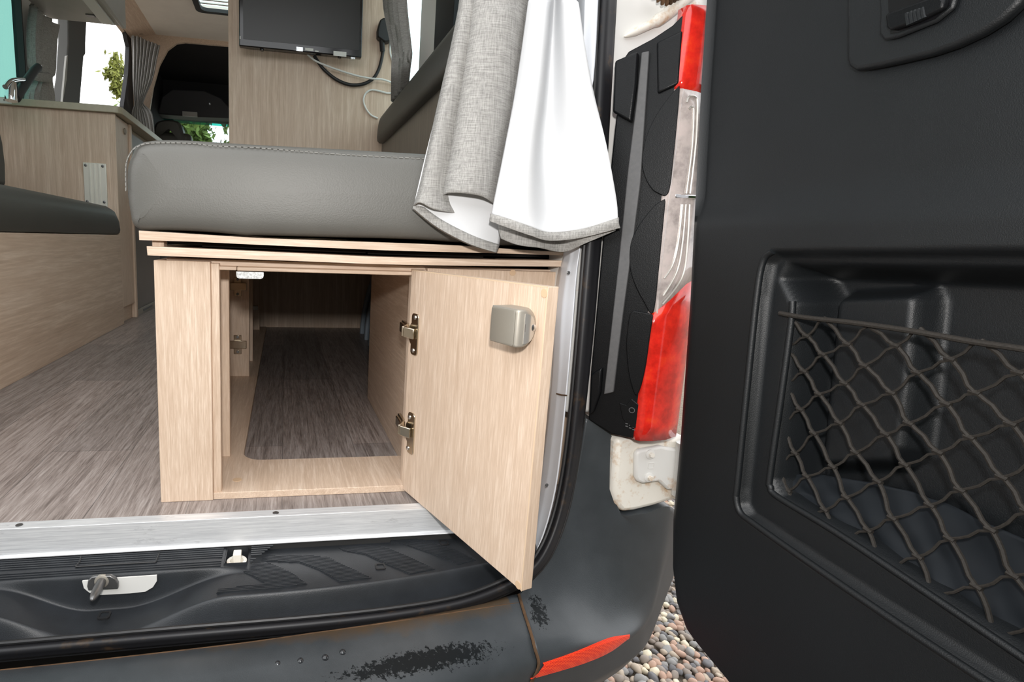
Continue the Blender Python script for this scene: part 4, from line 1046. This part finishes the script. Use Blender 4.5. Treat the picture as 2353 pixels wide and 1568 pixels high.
a, b = PY(-20,233,YC-.0205), PY(26,226,YC-.0205); BOX('sticker', (a.x,YC-.0212,a.z-.004), (b.x,YC-.0199,b.z), 'cord_white', kb, bevel=0)
m = MB()
for (u0,u1) in ((8,11),(12.5,15),(16.5,19),(20,22)):
    p, q_ = PY(u0,232,YC-.0213), PY(u1,228,YC-.0213); m.box((p.x,YC-.0216,p.z),(q_.x,YC-.0211,q_.z))
OBJ('sticker_print', m, 'appliance_grey', kb)
fr = THING('fridge', 'dark grey fridge front with slim steel frame below the counter', 'fridge', (-.75,3.25,0))
BOX('fridge_door', (-.758,2.985,.03), (-.744,3.58,.90), 'appliance_grey', fr)
m = MB(); m.box((-.745,2.962,.0),(-.736,2.985,.92)); m.box((-.745,2.985,.0),(-.736,3.58,.03)); OBJ('steel_frame', m, 'satin_nickel', fr, bevel=.001)
BOX('vent_handle', (-.7365,3.1,.010), (-.733,3.3,.022), 'steel_dark', fr)
# table rail on the end panel
pr = THING('table_rail', 'cream aluminium table rail screwed to the oak end panel', 'bracket', PY(216,462,YC))
a, b = PY(190,373,YC-.012), PY(243,373,YC-.012); c = PY(243,468,YC-.012); x0, x1 = a.x, b.x; z1, z0 = a.z, c.z-.02
m = MB().box((x0,YC-.012,z0),(x1,YC-.0005,z1)); OBJ('rail_body', m, 'alu_profile', pr, bevel=.002)
for k in (.30,.5,.70): m = MB().box((lerp(x0,x1,k)-.004,YC-.016,z0+.002),(lerp(x0,x1,k)+.004,YC-.0115,z1-.002)); OBJ('groove_lip', m, 'alu_profile', pr, bevel=.001)
for fx in (.12,.86):
    for zz in (z1-.012,z0+.026): OBJ('screw', MB().disc((lerp(x0,x1,fx),YC-.012,zz),(0,-1,0),.006,.003,12,.001), 'steel_dark', pr, smooth=True)
# tap and sink lid on the counter
tap = THING('kitchen_tap', 'chrome kitchen tap with raised dark spout on the counter', 'tap', PX(30,222,-1.06))
q_ = lambda u, v, x=-1.06: PX(u,v,x)
OBJ('tap_body', MB().tube([q_(26,232),q_(26,205),q_(27,190)], [.022,.022,.018], 16), 'chrome', tap, smooth=True)
OBJ('lever', MB().tube(cat([q_(12,200),q_(22,188),(q_(38,184)),q_(54,184)],4), [.010]*13, 10), 'chrome', tap, smooth=True)
OBJ('spout', MB().tube([q_(36,226),q_(58,192),q_(78,163),q_(88,154)], [.018,.018,.017,.016], 12), 'dark_grey_plastic', tap, smooth=True)
OBJ('spout_trim', MB().tube([q_(33,224),q_(55,190),q_(75,160),q_(86,149),q_(93,152),q_(94,159)], .006, 8), 'chrome', tap, smooth=True)
# overhead locker
ol = THING('overhead_locker', 'grey overhead locker with lamp strip above the kitchen', 'locker', (-1.03,2.8,1.5))
BOX('locker_body', (XL+.002,1.2,1.5), (-.85,3.37,1.93), 'overhead_grey', ol, bevel=.006)
BOX('lamp_strip', (-.945,1.6,1.487), (-.885,3.33,1.5005), 'cord_white', ol, bevel=.004)
BOX('front_edge', (-.86,1.2,1.488), (-.838,3.372,1.95), 'overhead_grey', ol, bevel=.004)
c = PZ(208,35,1.499); BOX('recess_catch', (c.x-.02,c.y-.015,1.494), (c.x+.02,c.y+.015,1.501), 'steel_dark', ol)
dl = THING('spot_lamp', 'small chrome spot lamp on the oak cornice', 'lamp', PZ(321,71,1.985))
OBJ('lamp_ring', MB().disc(PZ(321,71,1.996),(.25,0,-1),.035,.02,18,.006), 'chrome', dl, smooth=True)
# curtains and belt pillar at the sliding door
XLc = XL+.03
L_ = lambda u, v, x=XLc: PX(u,v,x)
tied_curtain('window_curtain', 'grey linen curtain tied between kitchen window and sliding door', [[L_(70,8),L_(92,26,-1.16),L_(134,58)],[L_(62,70),L_(88,80,-1.16),L_(128,95)],[L_(66,150),L_(88,155,-1.16),L_(124,165)],[L_(78,175),L_(92,177,-1.16),L_(116,180)],[L_(62,205),L_(85,210,-1.16),L_(121,214)],[L_(55,232),L_(85,235,-1.16),L_(123,238)]], 'linen_grey',
    [L_(78,174,-1.155),L_(95,178,-1.14),L_(119,180,-1.155)], base=L_(90,232))
pil = THING('door_pillar', 'dark upholstered pillar in the open sliding doorway', 'pillar', PX(165,235,XL-.02))
a = [PX(u,v,XL-.02) for u,v in ((157,20),(158,100),(156,125),(153,180),(143,240),(140,300),(180,300),(184,236),(193,130),(197,125),(197,112),(197,100),(201,20))]
OBJ('pillar_body', MB().prism(a, (-.06,0,0)), 'pillar_grey', pil, bevel=.008)
OBJ('highlight_strip', MB().prism([PX(u,v,XL-.021) for u,v in ((153,130),(160,125),(152,240),(143,240))], (-.01,0,0)), 'overhead_grey', pil)  # paler strip paints the grey highlight along the pillar's left edge
Yc3 = 4.9
C_ = lambda u, v, y=Yc3: PY(u,v,y)
o3 = THING('cab_curtain', 'beige grey pleated curtain tied at the cab opening', 'curtain', C_(330,300))
rowsC = [[(302,82),(318,84),(335,92),(352,98),(368,105)],[(304,120),(318,125),(332,128),(346,130),(362,132)],[(305,180),(315,182),(326,184),(338,185),(352,180)],[(308,225),(314,228),(321,230),(326,230),(332,228)],[(309,240),(315,242),(321,243),(326,243),(331,240)],[(303,260),(312,265),(324,268),(336,270),(350,262)],[(306,290),(318,310),(332,320),(344,325),(356,320)]]
g = loft([[C_(u,v) for u,v in r] for r in rowsC], 10, 6)
for r in g:
    for k in range(len(r)): r[k] = r[k]+Vector((0,.016*math.sin(k*1.25),0))
OBJ('cloth', MB().grid(g), 'linen_grey', o3, smooth=True, solid=.003, angle=80)
OBJ('tie_band', MB().grid([[C_(u,v+dv,Yc3-.03-.01*(1-abs(u-320)/12)) for u in (308,314,320,326,332)] for dv in (-6,0,6)]), 'linen_grey', o3, smooth=True, solid=.004)
# roof hatch
rh = THING('roof_hatch', 'framed roof hatch in the cream ceiling', 'hatch', (-.36,4.15,2.0))
hx0, hy1 = HX0, HY1
m = MB(); a = rrect(hx0+.26,hy1-.26,.52,.52,.05,4); b = rrect(hx0+.26,hy1-.26,.44,.44,.04,4)
m.grid([[Vector((x,y,1.999)) for x,y in a],[Vector((x,y,1.975)) for x,y in a],[Vector((x,y,1.975)) for x,y in b],[Vector((x,y,1.999)) for x,y in b]], True); OBJ('hatch_frame', m, 'dark_grey_plastic', rh)
OBJ('hatch_pane', MB().box((hx0+.01,hy1-.51,2.02),(hx0+.51,hy1-.01,2.026)), 'glass_clear', rh)
for k in range(3): OBJ('blind_bar', MB().box((hx0+.02,hy1-.12-.06*k,1.999),(hx0+.5,hy1-.10-.06*k,2.006)), 'putty', rh)
# left bench
lb = THING('side_bench', 'wood panelled bench base across the aisle', 'bench', (-.95,1.9,0))
BOX('bench_front', (-.745,.9,0), (-.729,YC-.001,.407), 'oak_horizontal', lb)
BOX('bench_top', (XL+.003,.9,.392), (-.7455,YC-.001,.408), 'oak_wide_grain', lb)
zc0 = .409; sc = THING('side_cushion', 'dark charcoal seat cushion on the wood panelled bench', 'cushion', (-.95,1.9,zc0))
def cs(y, k=1, drop=0):
    return [Vector((-.95+dx, y, zc0+(dz-drop)*k if dz > .01 else zc0+.001)) for dx, dz in ((-.26,0),(-.26,.06),(-.255,.11),(-.22,.125),(-.05,.13),(.14,.128),(.19,.122),(.213,.108),(.222,.08),(.224,.045),(.220,.015),(.212,0))]
rows = [cs(.92,.9),cs(.93),cs(1.5,1,-.006),cs(2.0,1,-.003),cs(2.4),cs(2.62,.98),cs(2.665,.90),cs(2.69,.72),cs(2.698,.45)]
m = MB().grid(rows); m.add(rows[0],[tuple(range(12))]); m.add(rows[-1],[tuple(range(12))]); OBJ('cushion_cover', m, 'leather_dark', sc, smooth=True, angle=70)
# side backrest seen at the left border
sb = TAG(OBJ('back_cushion', MB().prism([PY(u,v,2.3) for u,v in ((-60,240),(-2,262),(4,285),(4,305),(10,330),(16,380),(17,432),(-60,436))], (0,-.9,0)), 'leather_dark', bevel=.02, seg=4), 'dark charcoal back cushion standing upright on the side bench', 'cushion')
# cab seat
st = THING('passenger_chair', 'black leather passenger chair seen past the counter', 'chair', PY(390,320,5.5))
hp_ = cat([PY(u,v,5.5) for u,v in ((348,330),(352,300),(360,282),(380,276),(405,278),(416,288),(424,318),(426,340))], 5)
fr_ = [p for p in hp_]; bk = [p+Vector((0,.13,0)) for p in hp_]; cc = sum(fr_, Vector())/len(fr_)
m = MB(); m.grid([[cc.lerp(p,.0)+Vector((0,-.03,0)) for p in fr_],[cc.lerp(p,.8)+Vector((0,-.025,0)) for p in fr_], fr_, bk, [cc.lerp(p,.2)+Vector((0,.14,0)) for p in fr_]]); OBJ('headrest', m, 'gloss_black' if 0 else 'leather_dark', st, smooth=True)
a = PY(352,335,5.52); b = PY(440,335,5.52); BOX('seat_back', (a.x,5.5,.45), (b.x,5.64,a.z+.13), 'leather_dark', st, bevel=.04)
BOX('seat_base', (a.x,5.2,.0), (b.x,5.66,.5), 'leather_dark', st, bevel=.04)

# =================================================================== OUTSIDE
def tree(name, label, base, h, crown, r, mat, nleaf, seed, group=None, leaf=.12, squash=1.0):
    rr_ = random.Random(seed); t = THING(name, label, 'tree', base, group); base = Vector(base)
    top = base+Vector((rr_.uniform(-.2,.2),0,h)); tr = MB().tube(cat([base, base+Vector((.05,0,h*.4)), top],4), [.16*h/6+.02]*3+[.10*h/6+.02]*3+[.05*h/6+.01]*3, 8)
    for k in range(6):
        a = rr_.uniform(0,6.28); s_ = base.lerp(top, rr_.uniform(.45,.95)); tr.tube([s_, s_+Vector((math.cos(a)*r*.7,math.sin(a)*r*.7,r*.5*squash))], [.045*h/6,.012], 6)
    OBJ('trunk', tr, 'bark', t, smooth=True); m = MB()
    blobs = [Vector(crown)+Vector((rr_.gauss(0,.42)*r, rr_.gauss(0,.42)*r, rr_.gauss(0,.4)*r*squash)) for _ in range(14)]
    for k in range(nleaf):
        c = rr_.choice(blobs)+Vector((rr_.gauss(0,.2)*r,rr_.gauss(0,.2)*r,rr_.gauss(0,.2)*r)); a = Vector((rr_.gauss(0,1),rr_.gauss(0,1),rr_.gauss(0,1))).normalized(); b = a.orthogonal().normalized()
        s_ = leaf*rr_.uniform(.6,1.3); m.add([c-a*s_, c+b*s_*.45, c+a*s_, c-b*s_*.45], [(0,1,2,3)])
    o = OBJ('foliage', m, mat, t); o['kind'] = 'stuff'; return t
c = PX(272,178,-6.0); tree('roadside_tree', 'olive green tree seen through the open sliding door', (c.x+.35,c.y,GROUND), c.z-GROUND, c+Vector((.1,0,-.1)), .46, 'leaf_olive', 1000, 4, leaf=.12, squash=1.1)
ks = [(-4.6,26),(-3.3,17),(-2.2,23.5),(-.9,17.5),(.3,24),(1.6,17)]
for i, (x, y) in enumerate(ks):
    h = 5.4+.6*math.sin(i*2.3); tree('gum_tree', 'leafy gum tree in the row beyond the windscreen', (x,y,GROUND), h, (x,y,GROUND+h*.72), .95, ('leaf_olive','leaf_green')[i%2], 2200, 20+i, 'gum trees beyond the windscreen', .13, 1.35)
# made-up hedge out of view, added to block low sky light behind the van
hd_ = THING('shade_hedge', 'dark green hedge added out of view to shade the low sky behind the van', 'hedge', (0,-3.0,GROUND))
rr_ = random.Random(5); rows = []
for i in range(61):
    x = lerp(-9,9,i/60); pr = [(-2.7,GROUND),(-2.62,.3),(-2.66,1.2),(-2.75,1.75),(-3.2,1.9),(-3.7,1.75),(-3.8,.9),(-3.75,GROUND)]
    rows.append([Vector((x+rr_.uniform(-.05,.05),a+rr_.uniform(-.08,.08),b+(rr_.uniform(-.1,.1) if b > GROUND else 0))) for a,b in pr])
OBJ('hedge_body', MB().grid(rows), 'hedge_leaf', hd_); m = MB()
for k in range(9000):
    c = Vector((rr_.uniform(-9,9), -2.62+rr_.gauss(0,.06), rr_.uniform(GROUND,1.8))) if k % 5 else Vector((rr_.uniform(-9,9), rr_.uniform(-3.75,-2.65), 1.86+rr_.gauss(0,.07)))
    a = Vector((rr_.gauss(0,1),rr_.gauss(0,.6),rr_.gauss(0,1))).normalized(); b = a.orthogonal().normalized(); s_ = rr_.uniform(.05,.1)
    m.add([c-a*s_, c+b*s_*.5, c+a*s_, c-b*s_*.5], [(0,1,2,3)])
OBJ('hedge_leaves', m, 'hedge_leaf', hd_)['kind'] = 'stuff'
# gravel
def pebble_mesh(seed):
    rr_ = random.Random(seed); bm = bmesh.new(); bmesh.ops.create_icosphere(bm, subdivisions=2, radius=1)
    pl_ = [Vector((rr_.gauss(0,1),rr_.gauss(0,1),rr_.gauss(0,.8))).normalized() for _ in range(11)]; dd = [rr_.uniform(.62,.92) for _ in pl_]
    for v in bm.verts:
        for nn, q_ in zip(pl_, dd):
            e = v.co.dot(nn)-q_
            if e > 0: v.co -= nn*e*.92
        v.co.x *= 1.15; v.co.y *= .95; v.co.z *= .72
    me = bpy.data.meshes.new('pebble'); bm.to_mesh(me); bm.free(); me.materials.append(MATS['pebble'])
    for p_ in me.polygons: p_.use_smooth = True
    return me
PM = [pebble_mesh(100+i) for i in range(60)]
for i, me in enumerate(PM): me.materials.clear(); me.materials.append(MATS[STONES[i%6][0]])
rp = random.Random(11); spots = []
def proj(p):
    c_ = RW @ (p-EV); return (CX+F_PX*c_[0]/c_[2], CY+F_PX*c_[1]/c_[2]) if c_[2] > .05 else (-1,-1)
SIL = [(1546,1270),(1528,1290),(1505,1395),(1483,1465),(1440,1520),(1330,1575),(1230,1640),(1740,1640),(1665,1560),(1600,1482),(1560,1430),(1540,1370)]
def inpoly(P, x, y):
    ins = False
    for (ax,ay),(bx,by) in zip(P, P[1:]+P[:1]):
        if (ay > y) != (by > y) and x < ax+(y-ay)*(bx-ax)/(by-ay): ins = not ins
    return ins
STEP = .0195; gx = -.2
cells = []
for i in range(int(2.6/STEP)):
    for j in range(int(2.4/STEP)):
        x = -.2+i*STEP+(j%2)*STEP*.5+rp.uniform(-.006,.006); y = .2+j*STEP+rp.uniform(-.006,.006); cells.append((x,y,rp.uniform(.009,.0155)))
vis, rest = [], []
for x, y, r in cells:
    u, v = proj(Vector((x,y,GROUND+.01)))
    (vis if inpoly(SIL, u, v) else rest).append((x,y,r))
vis.sort(key=lambda q_: q_[0]**2+q_[1]**2); rest += vis[300:]; vis = vis[:300]
for k, (x, y, r) in enumerate(vis):
    o = bpy.data.objects.new('pebble', PM[rp.randrange(60)]); COL.objects.link(o); o.location = (x,y,GROUND+r*.55+rp.uniform(0,.006)); o.scale = (r,)*3; o.rotation_euler = (rp.uniform(-.5,.5),rp.uniform(-.5,.5),rp.uniform(0,6.28))
    w = STONES[PM.index(o.data)%6][2]; TAG(o, 'small '+w+' stone in the loose gravel beside the bumper', 'stone', w+' gravel stones')
bm = bmesh.new(); bmesh.ops.create_icosphere(bm, subdivisions=1, radius=1); IV = [v.co.copy() for v in bm.verts]; IF = [tuple(v.index for v in f.verts) for f in bm.faces]; bm.free()
m = MB()
for x, y, r in rest:
    rz = Matrix.Rotation(rp.uniform(0,6.28), 3, 'Z') @ Matrix.Rotation(rp.uniform(-.6,.6), 3, 'X'); s_ = (rp.uniform(.9,1.25),rp.uniform(.75,1),rp.uniform(.55,.8))
    c_ = Vector((x,y,GROUND+r*.5)); m.add([c_+rz @ Vector((v.x*s_[0],v.y*s_[1],v.z*s_[2]))*r for v in IV], IF)
g_ = OBJ('gravel', m, 'pebble'); g_['kind'] = 'stuff'; TAG(g_, 'loose mixed grey and pink gravel covering the ground', 'gravel')
